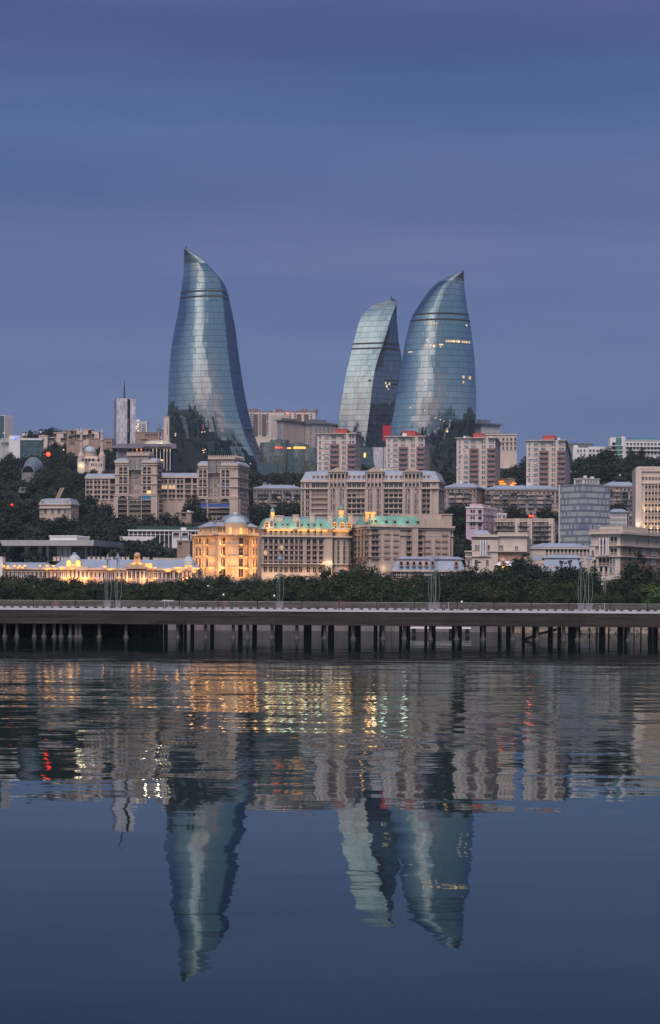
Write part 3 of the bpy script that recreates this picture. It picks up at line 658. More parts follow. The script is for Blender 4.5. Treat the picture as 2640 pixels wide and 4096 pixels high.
for x_, y_, m_ in ((701,1735,'e_warm'),(702,1728,'e_white'),(808,1727,'e_warm'),(818,1726,'e_cream'),(812,1800,'e_gold'),(820,1797,'e_cream'),(815,1808,'e_white')): T1.light(x_, y_, 4, 4, m_)
T1.light(812, 1707, 4.5, 20, 'redpaint', 'red_sign')
for T, px, yt in ((T1, 745, 984), (T2, 1566, 1184), (T3, 1849, 1080)):
    a = P(px, yt, T.D+T.kt*(T.zt-T.zb)**2+1.5) - T.O; MB().tube([a+Vector((0,0,-3.5)), a], .3, 6).tube([a+Vector((-.9,0,-1.2)), a+Vector((.5,0,-.7))], .2, 5).build('roof_crane', 'darkmetal', T.e)
#BUILDINGS
# ================================================================ buildings on the hill
def shell(b, m='stone', sink=8, name='wall', H=None, W=None, extra=None):
    w_ = MB().box(0, W or b.W, 0, b.L, -sink, H or b.H)
    if extra: extra(w_)
    b.part(w_, name, m if isinstance(m, list) else [m]); return b
def flat_roof(b, m='greyconc', par=.9, parm=None, ov=.25):
    W, L, H = b.W, b.L, b.H; r = MB(); r.box(.35, W-.35, .35, L-.35, H+.004, H+.12); b.part(r, 'roof', m)
    p = MB(); p.box(-ov, W+ov, -ov, .3, H+.002, H+par); p.box(-ov, W+ov, L-.3, L+ov, H+.002, H+par); p.box(-ov, .3, .302, L-.302, H+.002, H+par); p.box(W-.3, W+ov, .302, L-.302, H+.002, H+par)
    b.part(p, 'parapet', parm or m); clutter(b, max(2, int(W/6)), H+.12)
def clutter(b, n, z, y0=None):
    q = random.Random(int(b.W*100)+int(b.O.x))
    for i in range(n):
        x_ = q.uniform(.08, .9)*b.W; y_ = (y0 if y0 is not None else q.uniform(.15, .6)*b.L)
        if q.random() < .55:
            w_, d_, h_ = q.uniform(.7, 2.6), q.uniform(.8, 2), q.uniform(.6, 1.7); MB().frus(x_, x_+w_, y_, y_+d_, z, z+h_, .04, .04).box(x_+.1, x_+w_*.5, y_+.1, y_+d_*.5, z+h_+.002, z+h_+.25).build('roof_unit', q.choice(['greyconc','white','greymetal']), b.e)
        else:
            h_ = q.uniform(1.5, 3.6); m_ = MB().tube([(x_,y_,z),(x_,y_,z+h_)], .05, 5)
            for k in range(3): m_.tube([(x_-.5,y_,z+h_*(.7+.13*k)),(x_+.5,y_,z+h_*(.7+.13*k))], .03, 4)
            m_.build('aerial', 'darkmetal', b.e)
def coolers(b, face, n, z0, z1, w=None):
    q = random.Random(int(b.W*77)); me = WCACHE.setdefault('cooler', MB().box(-.45,.45,-.42,0,-.3,.3).box(-.38,-.02,-.44,-.421,-.22,.22).mesh('air_conditioner', ['white']))
    for i in range(n): loc, rz = b.pos(face, q.uniform(.04,.96)*(w or b.W), q.uniform(z0, z1)); link('air_conditioner', me, b.e, loc, rz)
def hip_roof(b, h, m='metalroof', ov=.6, iy=None, chim=0, ix=None):
    W, L, H = b.W, b.L, b.H; r = MB(); iy = iy or L/2; r.box(-ov, W+ov, -ov, L+ov, H+.002, H+.3); r.frus(-ov+.05, W+ov-.05, -ov+.05, L+ov-.05, H+.301, H+h, ix if ix is not None else min(iy, W*.3), iy)
    o = b.part(r, 'roof', m)
    for i in range(chim):
        x_ = W*(i+.5)/chim + rnd.uniform(-2, 2); c = MB().box(x_-.4, x_+.4, L*.35, L*.35+.7, H+.4, H+h*.75+.9); c.build('chimney', 'soviet', o)
    return o
def strips(b, specs, name='cornice', m='stone_light'):
    mb = MB()
    for f, a0, a1, z0, z1, pr in specs: b.strip(mb, f, a0, a1, z0, z1, pr)
    return b.part(mb, name, m)
# ---- twin beige residential towers with arched loggias
def twin(lbl, xl, xc, xr, yt, yb, crown, xs, D, side, base_y, awn):
    b = Bld('residential_tower', lbl, 'residential tower', xl, xc, xr, yt, yb, D, -13, group='twin beige residential towers', vis=base_y)
    W, L, H = b.W, b.L, b.H
    X = [b.x(q) for q in xs]   # bay1 l,r  recess l,r  bay2 l,r  pier r
    w_ = MB(); w_.box(0, W, 1.6, L, -20, H); w_.box(0, X[2]-.3, 0, 1.6, -20, H-.4); w_.box(X[3]+.3, W, 0, 1.6, -20, H-.4)
    zl = b.z(yt+137); w_.box(-.5, X[2]-.1, -.8, -.002, -20, zl); w_.box(X[3]+.1, W+.5, -.8, -.002, -20, zl); w_.box(X[2]-.1, X[3]+.1, .3, 1.59, -20, b.z(yt+156))
    w_.box(W+.002, W+.8, 1.7, L*.92, -20, zl)
    for a in (X[0]-.8, (X[0]+X[1])/2, X[1]+.5, X[4]-.6, (X[4]+X[5])/2, X[5]+.6):
        w_.box(a-.28, a+.28, -.35, -.003, zl+.002, H-2.6)
    b.part(w_, 'wall', 'stone')
    fl = 38.4*b.D/F; z = b.z(yt+9.5)
    co = []
    for k in range(4):
        zz = b.z(yt+13+38.4*k); 
        for a0, a1 in ((-.1, X[2]-.2), (X[3]+.2, W+.35)): co.append(('F', a0, a1, zz-.35, zz, .55))
        co.append(('R', .6, L, zz-.35, zz, .5))
    co += [('F', -.2, X[2]-.2, H-.9, H+.1, .7), ('F', X[3]+.2, W+.2, H-.9, H+.1, .7), ('R', 0, L, H-.9, H+.1, .7), ('F', -.6, W+.6, zl-.2, zl+.35, 1.1)]
    strips(b, co)
    p = MB(); p.frus(-.6, X[2], -.6, L, H+.102, H+1.6, 1.5, 2); p.frus(X[3], W+.6, -.6, L, H+.102, H+1.6, 1.5, 2); b.part(p, 'side_roof', 'metalroof')
    # crown
    c0, c1 = b.x(crown[0]), b.x(crown[1]); zc = b.z(crown[2]); c = MB(); c.box(c0+.7, c1-.7, -.2, L*.8, H-3, zc-2.2); c.frus(c0+.5, c1-.5, -.5, L*.8+.3, zc-2.2, zc-1.9); c.box(c0, c1, -1., L*.8+.9, zc-1.89, zc-.7)
    n = 14
    for i in range(n): a = c0+(c1-c0)*(i+.5)/n; c.frus(a-.3, a+.3, -1., -.6, zc-.698, zc+.2, .12, .1); c.frus(c1-.35, c1, -.9+i*(L*.8+1.2)/n, -.4+i*(L*.8+1.2)/n, zc-.698, zc+.2, .1, .1)
    b.part(c, 'crown', 'stone')
    for a in lin(c0+1, c1-1, 5): b.win('F', a, zc-4.2, .8, .9, 'plain', off=-.2, pane='pane_dark')
    for a in lin(X[2], X[3], 3): b.win('F', a, H-1.5, 2.6, 5.6, 'plain', off=1.6 if False else -.2, pane='pane_blue', frame='stone_light')
    # window bays
    for k in range(3):
        za, zb_ = b.z(yt+38.4*k+32), b.z(yt+38.4*k+48.5)
        for j, (l, r) in enumerate(((X[0], X[1]), (X[4], X[5]))):
            for i, a in enumerate(lin(l, r, 2)):
                b.win('F', a, za, 1.95, 2.1, 'darkarch'); 
                st = 'awn' if (awn and k == 1 and j == 1) else 'lit' if (not awn and k == 2 and j == 1 and i == 1) else 'dark'
                b.win('F', a, zb_, 1.95, 1.6, st, pane='e_gold' if st == 'lit' else None)
    for k in range(7):
        for a in lin(X[2], X[3], 3): b.win('F', a, b.z(yt+28+19*k), 2.1, 1.75, 'plain', off=1.6, frame='stone_light', pane=rnd.choice(['pane_blue','pane','pane_curtain','pane_curtain']))
    for k in range(5):
        zz = b.z(yt+146+19*k)
        for j, (l, r) in enumerate(((X[0], X[1]), (X[4], X[5]))):
            aw = awn and k == 1 or (not awn and k == 0 and j == 1)
            b.win('F', (l+r)/2, zz, 4.9, 2.0, 'awn' if aw else ('darkarch' if k == 0 else 'dark'), off=-.8, pane='tealpaint' if (aw and not awn) else None)
        if k: 
            for i, a in enumerate(lin(X[2]+.2, X[3]-.2, 3)): b.win('F', a, zz, 2.2, 1.8, 'awn' if awn and k == 1 else ('darkarch' if k % 3 == 1 else 'dark'), off=.3)
    for k in range(11):
        for a in lin(L*.15, L*.85, 3): b.win('R', a, b.z(yt+30+19*k), 1.6, 1.8, 'darkarch' if k % 2 == 0 else 'dark', off=0 if k < 6 else -.8)
    return b.done()
t1 = twin('left beige tower of the twin pair, crown at its top and one lit window', 460, 627, 647, 1844, 2078, (508, 599, 1808), (475,510,516,566,571,604), 1200, None, 2060, False)
t2 = twin('right beige tower of the twin pair, with blue awnings', 793, 951, 994, 1856, 2098, (833, 942, 1822), (796,826,834,882,887,916), 1185, None, 2090, True)
# wings
def wing(lbl, xl, xr, yt, yb, D, th, arch, vis, lit=None):
    b = Bld('residential_wing', lbl, 'building', xl, xr, xr+4, yt, yb, D, -3, L=14, vis=vis)
    W, H = b.W, b.H; w_ = MB().box(0, W, 0, b.L, -14, H); n = int(round((xr-xl)/31)); bays = lin(0, W, n)
    for i in range(n+1): w_.box(max(0, W*i/n-.4), min(W, W*i/n+.4), -.35, -.002, -14, H-.9)
    b.part(w_, 'wall', 'stone')
    strips(b, [('F', -.2, W+.2, H-.9, H, .7)] + [('F', 0, W, b.z(yt+19.5*k+13)-.2, b.z(yt+19.5*k+13)+.15, .45) for k in range(1, 5)])
    r = MB().frus(-.4, W+.4, -.5, b.L, H+.003, H+2.0, .5, 6); b.part(r, 'roof', 'metalroof')
    for k in range(5):
        for i, a in enumerate(bays):
            if arch and i in arch:
                if k == 0: b.win('F', a, b.z(yt+22), 3.2, 4.6, 'darkarch')
                elif k > 1: b.win('F', a, b.z(yt+24+19.5*(k-1)), 2.8, 1.9, 'dark')
                continue
            for q in (-1, 1): b.win('F', a+q*W/n*.22, b.z(yt+24+19.5*(k-1)+(0 if k else 3)), W/n*.34, 1.9 if k else 1.6, 'darkarch' if k == 1 else 'lit' if lit and (k, i) in lit else 'dark', pane='e_soft' if lit and (k, i) in lit else None)
    return b.done()
wing('low beige wing left of the twin towers with grey roof', 342, 468, 1908, 2005, 1215, 0, (3,), 1985)
wing('beige wing linking the twin towers, some loggias lit', 640, 800, 1905, 2020, 1215, 0, (3,4), 2000, {(2, 0), (2, 1)})
# ---- long beige block with three pediments
b = Bld('grand_block', 'long beige stone block with three pediments and grey mansard roof', 'building', 1207, 1752, 1777, 1921, 2120, 1100, -9, vis=2060)
W, L, H = b.W, b.L, b.H; pav = [(1318,1383),(1467,1530),(1617,1681)]
w_ = MB().box(0, W, 0, L, -30, H)
for a, c in pav: w_.box(b.x(a), b.x(c), -.9, -.002, -30, H+.8)
w_.box(-.002, b.x(1243), -.6, -.003, -30, H-.01)
z5 = b.z(1953)
for a, c in pav:
    for q in (a+.5, (a+c)/2, c-.5): x_ = b.x(q); w_.box(x_-.65, x_+.65, -1.35, -.903, -30, z5)
for q in (1208,1226,1242,1315,1386,1464,1533,1614,1684,1724,1750): x_ = b.x(q); w_.box(x_-.55, x_+.55, -.5, -.004, -30, H-1)
b.part(w_, 'wall', 'stone')
cs = [('F', -.5, W+.5, H-.8, H+.15, 1.1), ('R', 0, L, H-.8, H+.15, .9), ('F', -.3, W+.3, z5-.3, z5+.35, 1.15), ('R', 0, L, z5-.3, z5+.35, .7), ('F', 0, W, b.z(1928)-.2, b.z(1928)+.1, .6)]
for k in range(4): cs.append(('F', b.x(1386), b.x(1464), b.z(1990+22*k)-.2, b.z(1990+22*k)+.1, .7)); cs.append(('F', b.x(1534), b.x(1613), b.z(1990+22*k)-.2, b.z(1990+22*k)+.1, .7)); cs.append(('F', b.x(1244), b.x(1314), b.z(1990+22*k)-.2, b.z(1990+22*k)+.1, .7))
strips(b, cs)
r = MB(); r.frus(-.3, W+.3, -.3, L+.3, H+.152, H+4.2, 1.8, 1.8); r.frus(1.6, W-1.6, 1.6, L-1.6, H+4.202, H+4.9, 5, 4); ro = b.part(r, 'roof', 'metalroof')
for a, c in pav:
    x0, x1 = b.x(a)-.6, b.x(c)+.6; p = MB(); p.box(x0, x1, -1.9, 3, H+3.1, H+3.9); p.prism_y([(x0-.3, H+3.902), (x1+.3, H+3.902), ((x0+x1)/2, H+6.1)], -2.2, 4); p.box(x0+.5, x1-.5, -.6, 3, H+.16, H+3.09); p.build('pediment', 'stone', b.e)
    for i in range(5): x_ = x0+.8+(x1-x0-1.6)*i/4; MB().tube([(x_,-1.5,z5+.36),(x_,-1.5,H+3.08)], .33, 8).build('column', 'stone_light', b.e)
    for i, x_ in enumerate(lin(x0+.8, x1-.8, 4)): b.win('F', x_, H+1.5, 1.15, 2.0, 'darkarch', off=-.6); b.win('F', x_, b.z(1941), 1.2, 1.8, 'dark', off=-.9)
    for k in range(5):
        for i, x_ in enumerate((b.x(a+7), b.x(a+19), b.x(a+46), b.x(a+57))): b.win('F', x_, b.z(1962+22.5*k), .95, 2.0, 'plain', off=-.9, pane=rnd.choice(['pane','pane_blue','pane_curtain']))
for l, r_, n in ((1246,1313,4),(1388,1463,4),(1536,1612,4),(1688,1722,2)):
    for q in lin(l, r_, n):
        dm = MB().box(-.65, .65, -.5, 1.4, 0, 1.7).prism_y([(-.8,1.702),(.8,1.702),(0,2.4)], -.6, 1.4); o = dm.build('dormer', 'stone', b.e, (b.x(q), .6, H+.5)); o2 = win_mb('darkarch', .7, 1.2).build('window', ['pane_dark', 'stone_light'], o, (0,-.52,.9))
        b.win('F', b.x(q), b.z(1941), 1.75, 2.0, 'plain', pane='pane')
        b.win('F', b.x(q), b.z(1966), 1.7, 1.9, 'darkarch', pane='stone_brown' if l != 1688 else 'pane_dark')
        for k in range(4): b.win('F', b.x(q), b.z(1984+22*k), 1.75, 1.9, 'dark', pane='pane_dark' if (l != 1246 and not (k == 0 and l == 1388 and q > 1425)) else 'stone_brown')
for k in range(6):
    b.win('F', b.x(1213), b.z(1942+23*k), .8, 2, 'plain', off=-.6); b.win('F', b.x(1231), b.z(1942+23*k), 1.7, 2, 'plain', off=-.6)
    for a in lin(L*.2, L*.75, 2): b.win('R', a, b.z(1942+23*k), 1.5, 2.1, 'dark')
for i in range(3): dm = MB().box(-.5, 1.4, -.6, .6, 0, 1.6); dm.build('dormer', 'stone', b.e, (W-1.6, L*(.2+.3*i), H+.5))
b.done()
# ---- four slab apartment towers with mauve balconies
def apartment(lbl, x0, x1, yt, yb, D, red, vis, missing=None):
    b = Bld('apartment_tower', lbl, 'apartment tower', x0, x0+(x1-x0)*.885, x1, yt, yb, D, -7, group='white apartment towers with mauve balconies', vis=vis)
    W, L, H = b.W, b.L, b.H; w_ = MB(); s = W/.885/290.
    w_.box(0, W, 0, L, -12, H)
    w_.box(82*s, 150*s, -.25, -.002, -12, H-.01); w_.box(195*s, W+.01, -1.4, -.003, -12, H-.012)
    b.part(w_, 'wall', 'apartment')
    r = MB(); r.box(-.9, 80*s, -.8, L, H+.003, H+.35); r.box(80.2*s, 175*s, -1.6, L, H+.002, H+.42); r.box(175.2*s, 208*s, -.6, L, H+.004, H+.3); r.box(208.2*s, W+.9, -2.5, L, H+.001, H+.42); b.part(r, 'roof', 'apartment')
    p = MB().box(b.x(red[0]), b.x(red[1]), 3.5, L-1, H+.43, b.z(red[2])); p.box(b.x(red[0])-.2, b.x(red[1])+.2, 3.3, L-.8, b.z(red[2])-.25, b.z(red[2])+.1); b.part(p, 'lift_house', 'redpaint')
    for k in range(3): x_ = W*rnd.uniform(.1,.9); MB().tube([(x_, L*.5, H+.3), (x_, L*.5, H+2)], .06, 5).build('antenna', 'darkmetal', b.e)
    clutter(b, 5, H+.43, 2.2); coolers(b, 'F', 7, H*.3, H-3, W*.3)
    fh = 20.4*D/F; n = int((vis-yt)/20.4)+1
    for k in range(n):
        z = H - 12*D/F - fh*k - .1
        if z < -3: break
        cr = lambda: rnd.choice(['pane','pane_blue','pane_blue','pane_curtain'])
        b.win('F', 20*s, z, .8, 1.5, 'plain', pane=cr(), frame='white')
        if missing != k: b.win('F', 63*s, z, 2.25, 1.35, 'white', pane=cr(), frame='white')
        b.win('F', 112*s, z, 2.5, 1.55, 'white', off=-.25, pane=cr(), frame='white'); b.win('F', 172*s, z, .7, 1.4, 'plain', pane=cr(), frame='apartment_grey')
        b.win('F', 185*s, z, .7, 1.3, 'plain', pane=cr(), frame='white')
        b.win('F', 222*s, z, .9, 1.6, 'plain', off=-1.4, pane=cr(), frame='white'); b.win('F', 240*s, z, 1.5, 1.5, 'plain', off=-1.4, pane=cr(), frame='white')
        if k >= 1: b.bal('F', 116*s, z-fh*.72, 4.9, 1.5, 1.05, 'mauve', off=-.25); b.bal('F', 231*s, z-fh*.72, 4.4, 1.4, 1.05, 'mauve', off=-1.4)
        for a in (L*.3, L*.65): b.win('R', a, z, .9, 1.4, 'plain', pane=cr(), frame='apartment_grey')
    return b.done()
apartment('first apartment tower from the left, right of the tallest glass tower', 1268, 1443, 1736, 1940, 1290, (1335,1382,1714), 1890)
apartment('second apartment tower from the left, red banner wall behind its corner', 1543, 1719, 1747, 1950, 1290, (1609,1658,1722), 1890)
apartment('third apartment tower from the left, in front of the right glass tower', 1826, 2001, 1753, 1968, 1290, (1891,1931,1732), 1935, missing=2)
apartment('rightmost apartment tower with red rooftop box against the sky', 2105, 2281, 1763, 1975, 1290, (2170,2219,1740), 1940)
# ---- soviet era blocks
def soviet(lbl, xl, xc, xr, yt, yb, D, th, floors, ncol, bcols, roofh, vis, m='soviet', ry=None, L=None, dy=16.):
    b = Bld('residential_block', lbl, 'apartment block', xl, xc, xr, yt, yb, D, th, group='old stone residential blocks', vis=vis, L=L)
    shell(b, m); W, L, H = b.W, b.L, b.H; strips(b, [('F', -.3, W+.3, H-.5, H, .5), ('R', 0, L, H-.5, H, .5)], m=m)
    hip_roof(b, roofh, iy=ry or L/2, chim=max(2, ncol//5)); coolers(b, 'F', ncol, 2, H-2); clutter(b, ncol//4, H+roofh-.2, L/2-.5); cols = lin(0, W, ncol)
    for k in range(floors):
        z = b.z(yt+14+dy*k)
        for i, a in enumerate(cols):
            pn = rnd.choice(['pane','pane_dark','pane_curtain','pane']); b.win('F', a, z, 1.2, 1.5, 'plain', frame='cream' if rnd.random() < .4 else 'soviet', pane=pn)
            if i in bcols and k < floors: b.bal('F', a, z-1.1, 3.1, 1.2, 1.1, rnd.choice(['darkmetal','greymetal','soviet','greymetal']), rnd.choice(['solid','rail']))
        if L > 6 and th != 0:
            for a in lin(0, L, 3): b.win('R', a, z, 1.1, 1.4, 'plain', frame='soviet')
    return b.done()
soviet('grey beige five storey block between the twin towers and the long pediment block', 1014, 1208, 1215, 1955, 2040, 1215, 0, 4, 15, (2,3,6,7,10,13), 2.2, 2005, L=13, dy=17)
soviet('old block with hipped roof just right of the long pediment block', 1772, 1905, 1938, 1950, 2040, 1190, -18, 5, 9, (2,4,6), 2.6, 2010, dy=18)
soviet('long old block with balconies below the rightmost apartment tower', 1942, 2238, 2244, 1958, 2030, 1190, -2, 4, 17, (0,2,4,6,8,10,12,14), 2.3, 1990, L=14, dy=17)
soviet('old block between the glass office and the white columned block', 2412, 2556, 2560, 1945, 2030, 1190, 0, 5, 9, (1,3,5,7), 2.5, 2000, L=14, dy=17)
# ---- glass office
b = Bld('glass_office', 'bluish glass office block with dark floor bands and white rooftop storey', 'office building', 2238, 2332, 2440, 1936, 2172, 980, 38, vis=2172)
W, L, H = b.W, b.L, b.H; b.part(MB().box(0, W, 0, L, -12, H), 'glass_wall', 'officeglass')
n = int(H/2.62)
mb = MB()
for k in range(n+1):
    z = H-.15-k*2.62; mb.box(-.12, W+.12, -.12, -.01, z-.32, z); mb.box(-.12, -.01, -.009, L, z-.32, z); mb.box(W+.01, W+.12, -.009, L, z-.32, z)
b.part(mb, 'floor_bands', 'slatviolet'); b.part(MB().box(-.3, -.14, L-.4, L+.2, -12, H+.3), 'corner_strip', 'white')
b.part(MB().box(1, W-1, 1, L-1, H, H+.2), 'roof', 'greyconc'); t = MB(); t.box(2.5, W-4, 2.5, L-6, H+.201, H+2.5); t.box(2.2, W-3.7, 2.2, L-5.7, H+2.501, H+2.75); t.box(5, 6, 4, 5, H+2.751, H+3.9); t.box(9, 10.2, 4, 5, H+2.751, H+3.6); b.part(t, 'rooftop_storey', 'white')
for a in lin(3, W-5, 5): b.win('F', a, H+1.4, .9, 1.1, 'plain', off=2.5, frame='white')
for a in lin(3, L-7, 3): b.win('L', a, H+1.4, 1.2, 1.1, 'plain', off=2.5, frame='white')
for px in (2395, 2400): b.win('F', b.x(px), b.z(2100 if px == 2395 else 2108), .5, .5, 'plain', pane='e_white', frame='greymetal', off=-.06)
b.done()
# ---- pink villa like block
b = Bld('pink_house', 'pale pink house with arched balconies left of the long balcony block', 'house', 1864, 1933, 1990, 2032, 2140, 1060, -20, vis=2110)
W, L, H = b.W, b.L, b.H; shell(b, 'pinkwall'); flat_roof(b, 'white', .7, 'white')
strips(b, [('F', 0, W, b.z(2056)-.15, b.z(2056)+.15, .3), ('F', 0, W, b.z(2086)-.15, b.z(2086)+.15, .3), ('R', 0, L, b.z(2056)-.15, b.z(2056)+.15, .3)], m='white')
for k, y_ in enumerate((2048, 2075, 2100)):
    for q in (1886, 1896): b.win('F', b.x(q), b.z(y_), .8, 2.3, 'darkarch', frame='white')
    b.win('F', b.x(1920), b.z(y_+3), 1.6, 3.0, 'darkarch', frame='white')
    for a in lin(1, L-1, 3): b.win('R', a, b.z(y_+2), 1.1, 1.6, 'plain', frame='white')
b.bal('F', b.x(1891), b.z(2086), 3.2, 1.2, 1, 'white', 'rail'); b.bal('F', b.x(1920), b.z(2086), 3, 1.2, 1, 'white', 'rail')
t = MB().box(W*.1, W*.8, 3, 8, H+.15, H+2.0); b.part(t, 'rooftop_room', 'pinkwall'); b.done()
b = Bld('pink_annex', 'low pink annex with white terrace right of the pale pink house', 'house', 1988, 2025, 2030, 2058, 2150, 1064, -5, vis=2080, L=9)
shell(b, 'pinkwall'); flat_roof(b, 'white', .5, 'white'); b.grid('F', lin(0, b.W, 2), [b.z(2068), b.z(2088)], 1.3, 1.7, 'plain', frame='white'); b.done()
# ---- long beige block with iron balconies
b = Bld('balcony_block', 'long beige block with dark iron balconies and red lamps on its roof', 'apartment block', 1977, 2215, 2238, 2079, 2190, 1040, -8, vis=2165)
W, L, H = b.W, b.L, b.H; w_ = MB().box(0, W, 0, L, -12, H)
for q in (2069, 2119, 2204): x_ = b.x(q); w_.box(x_-1.1, x_+1.1, -.5, -.002, -12, H+.6)
b.part(w_, 'wall', 'cream'); flat_roof(b, 'stone_light', .5, 'stone_light'); strips(b, [('F', 0, W, H-1., H-.6, .4)])
cols = [1982,1996,2009,2022,2035,2048,2058,2084,2094,2104,2133,2147,2158,2170,2182,2193,2226-14]
for k in range(5):
    z = b.z(2094+19.5*k)
    for i, q in enumerate(cols):
        b.win('F', b.x(q), z, 1.15, 1.75, 'plain', frame='cream', pane=rnd.choice(['pane_dark','pane','pane_dark','pane_curtain']))
        if i % 2 == 1 and k < 4: b.bal('F', b.x(q), z-1.2, 2.7, 1.1, 1.05, rnd.choice(['darkmetal','greymetal']), 'rail')
    for a in lin(0, L, 2): b.win('R', a, z, 1., 1.6, 'plain', frame='cream')
b.done()
# ---- white columned block at the right edge, warm light strips
b = Bld('columned_block', 'tall white block with floodlit vertical ribs at the right edge', 'office building', 2556, 2680, 2720, 1876, 2200, 900, -4, vis=2128, L=22)
W, L, H = b.W, b.L, b.H; w_ = MB().box(0, W, 0, L, -20, H); w_.box(-1.4, .9, -1.2, L, -20, H+.5); b.part(w_, 'wall', 'cream'); flat_roof(b, 'cream', .9, 'cream', .6)
zt_ = b.z(1936); zr = [b.z(1950+24.5*k) for k in range(8)]
for i in range(12):
    q = 2578+i*13.2; x_ = b.x(q)
    if x_ > W: break
    MB().box(x_-.16, x_+.16, -.5, -.002, -20, zt_).build('rib', 'stone_light', b.e)
    b.win('F', b.x(q-6.6), b.z(1896+16), .75, .75, 'plain', pane='pane_dark', frame='stone_light'); 
    for z in zr: b.win('F', b.x(q+6.6), z, .8, 1.25, 'dark', frame='stone_light')
strips(b, [('F', .9, W, zt_+.1, zt_+.5, .6), ('F', .9, W, b.z(1886), H, .5)])
for i in range(5):
    x_ = b.x(2578+i*26.4); b.lamp((x_, -1.2, b.z(2125)), 900, (1,.62,.28), .2, 70, rot=(R(170),0,0)); MB().box(x_-.2, x_+.2, -1.4, -1.0, b.z(2129), b.z(2127)).build('uplight', 'e_warm', b.e)
    b.lamp((x_, -1.1, b.z(2050)), 500, (1,.62,.28), .2, 80, rot=(R(172),0,0))
b.lamp((-.4, -3.5, b.z(2128)), 1500, (1,.85,.65), .3, 60, rot=(R(155),0,0)); b.done()
# ---- small blocks right of the glass office
b = Bld('ribbed_block', 'small grey ribbed block right of the glass office', 'building', 2438, 2508, 2520, 2050, 2140, 1010, -6, vis=2105, L=15); W, H = b.W, b.H
w_ = MB().box(0, W, 0, b.L, -10, H)
for i in range(14): x_ = W*(i+.5)/14; w_.box(x_-.13, x_+.13, -.3, -.002, -10, H-.6)
b.part(w_, 'wall', 'white'); hip_roof(b, 1.8, 'metalroof'); 
for z in (b.z(2064), b.z(2084), b.z(2104)):
    for i in range(13): b.win('F', W*(i+1)/14, z, .45, 1.5, 'dark', frame='white')
b.done()
b = Bld('cream_house', 'small cream house beside the tall white ribbed block', 'house', 2512, 2550, 2553, 2062, 2140, 1015, 0, vis=2090, L=10); shell(b, 'cream'); flat_roof(b, 'metalroof', .4, 'cream'); b.grid('F', lin(0, b.W, 2), [b.z(2072), b.z(2092)], 1.2, 1.6, 'plain'); b.done()
#BUILD2
GOLD, AMB = (1,.48,.18), (1,.40,.11)
# ================================================================ waterfront: the golden corner building
b = Bld('golden_building', 'golden floodlit corner building with small lead dome and glowing window sills', 'building', 774, 868, 1050, 2136, 2400, 950, 30, vis=2300)
W, L, H = b.W, b.L, b.H
def pxL(q): return b.y(q)
w_ = MB().box(0, W, 0, L, -6, H)
cxn, cyn = b.x(948), .6
tur = b.x(990)-b.x(912)
w_.lathe([(.001,-6),(tur*.55,-6),(tur*.55,H+.3)], (cxn, 1.6, 0), 16)
for q in (872,878,906,996,1006,1042): x_ = b.x(q); w_.box(x_-.45, x_+.45, -.5, -.003, -6, H-1.2)
for f in (.02,.5,.62,.98): w_.box(-.5, -.003, L*f-.5, L*f+.5, -6, H-1.2)
b.part(w_, 'wall', 'stone_gold')
zz = [b.z(2162), b.z(2204), b.z(2250)]
cs = []
for z0, pr in ((H-.5, 1.3), (H-1.4, .8), (b.z(2182), .35), (b.z(2228), .35), (b.z(2272), .5)):
    cs += [('F', -.3, cxn-tur*.55, z0, z0+.5, pr), ('F', cxn+tur*.55, W+.3, z0, z0+.5, pr), ('L', -.3, L+.3, z0+.001, z0+.501, pr)]
mb = MB()
for f, a0, a1, z0, z1, pr in cs: b.strip(mb, f, a0, a1, z0, z1, pr)
for z0, pr in ((H-.5, 1.0), (H-1.4, .6), (b.z(2182), .35), (b.z(2228), .35), (b.z(2272), .5)): mb.lathe([(tur*.5, z0), (tur*.55+pr, z0), (tur*.55+pr, z0+.5), (tur*.5, z0+.5)], (cxn, 1.6, 0), 24)
for i in range(46): a = W*(i+.5)/46; (abs(a-cxn) > tur*.6) and mb.box(a-.14, a+.14, -.9, -.02, H-1., H-.52)
b.part(mb, 'cornice', 'stone_gold')
at = MB(); at.frus(1.0, W-1, 1.2, L-1, H, b.z(2104), .6, .6); b.part(at, 'attic', 'stone_gold')
rf = MB(); rf.frus(.9, W-.8, 1.0, L-.8, b.z(2104)+.002, b.z(2083), W*.12, L*.3); rfo = b.part(rf, 'roof', 'metalroof')
for i in range(6): x_ = W*.08+i*1.5; MB().box(x_, x_+1.0, 6, 7, b.z(2090), b.z(2081)+.4).build('roof_unit', 'greyconc', rfo)
MB().lathe([(6.2,0),(5.8,1.2),(4.6,2.4),(2.6,3.3),(.01,3.7)], (W*.62, L*.45, b.z(2086)), 24).build('rear_dome', 'metalroof_dark', b.e, smooth=True)
dm = MB(); zt_ = b.z(2092); r_ = tur*.5
dm.lathe([(.001,H),(r_+.4,H),(r_+.4,zt_),(r_*.9,zt_),(.001,zt_)], (cxn, 1.6, 0), 16); b.part(dm, 'turret', 'stone_gold')
dh = b.z(2064)-zt_; MB().lathe([(r_*1.05,0),(r_*1.05,dh*.12),(r_*.92,dh*.45),(r_*.66,dh*.8),(r_*.36,dh),(r_*.3,dh*1.15),(r_*.34,dh*1.2),(r_*.2,dh*1.55),(.001,dh*1.75)], (cxn, 1.6, zt_), 20).build('dome', 'dome_lead', b.e, smooth=True)
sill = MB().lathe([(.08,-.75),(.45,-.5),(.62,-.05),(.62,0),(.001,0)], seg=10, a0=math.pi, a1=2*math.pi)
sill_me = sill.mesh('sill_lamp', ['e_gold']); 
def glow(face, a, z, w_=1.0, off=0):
    loc, rz = b.pos(face, a, z, off); link('sill_lamp', sill_me, b.e, loc, rz, (w_, .75, .85))
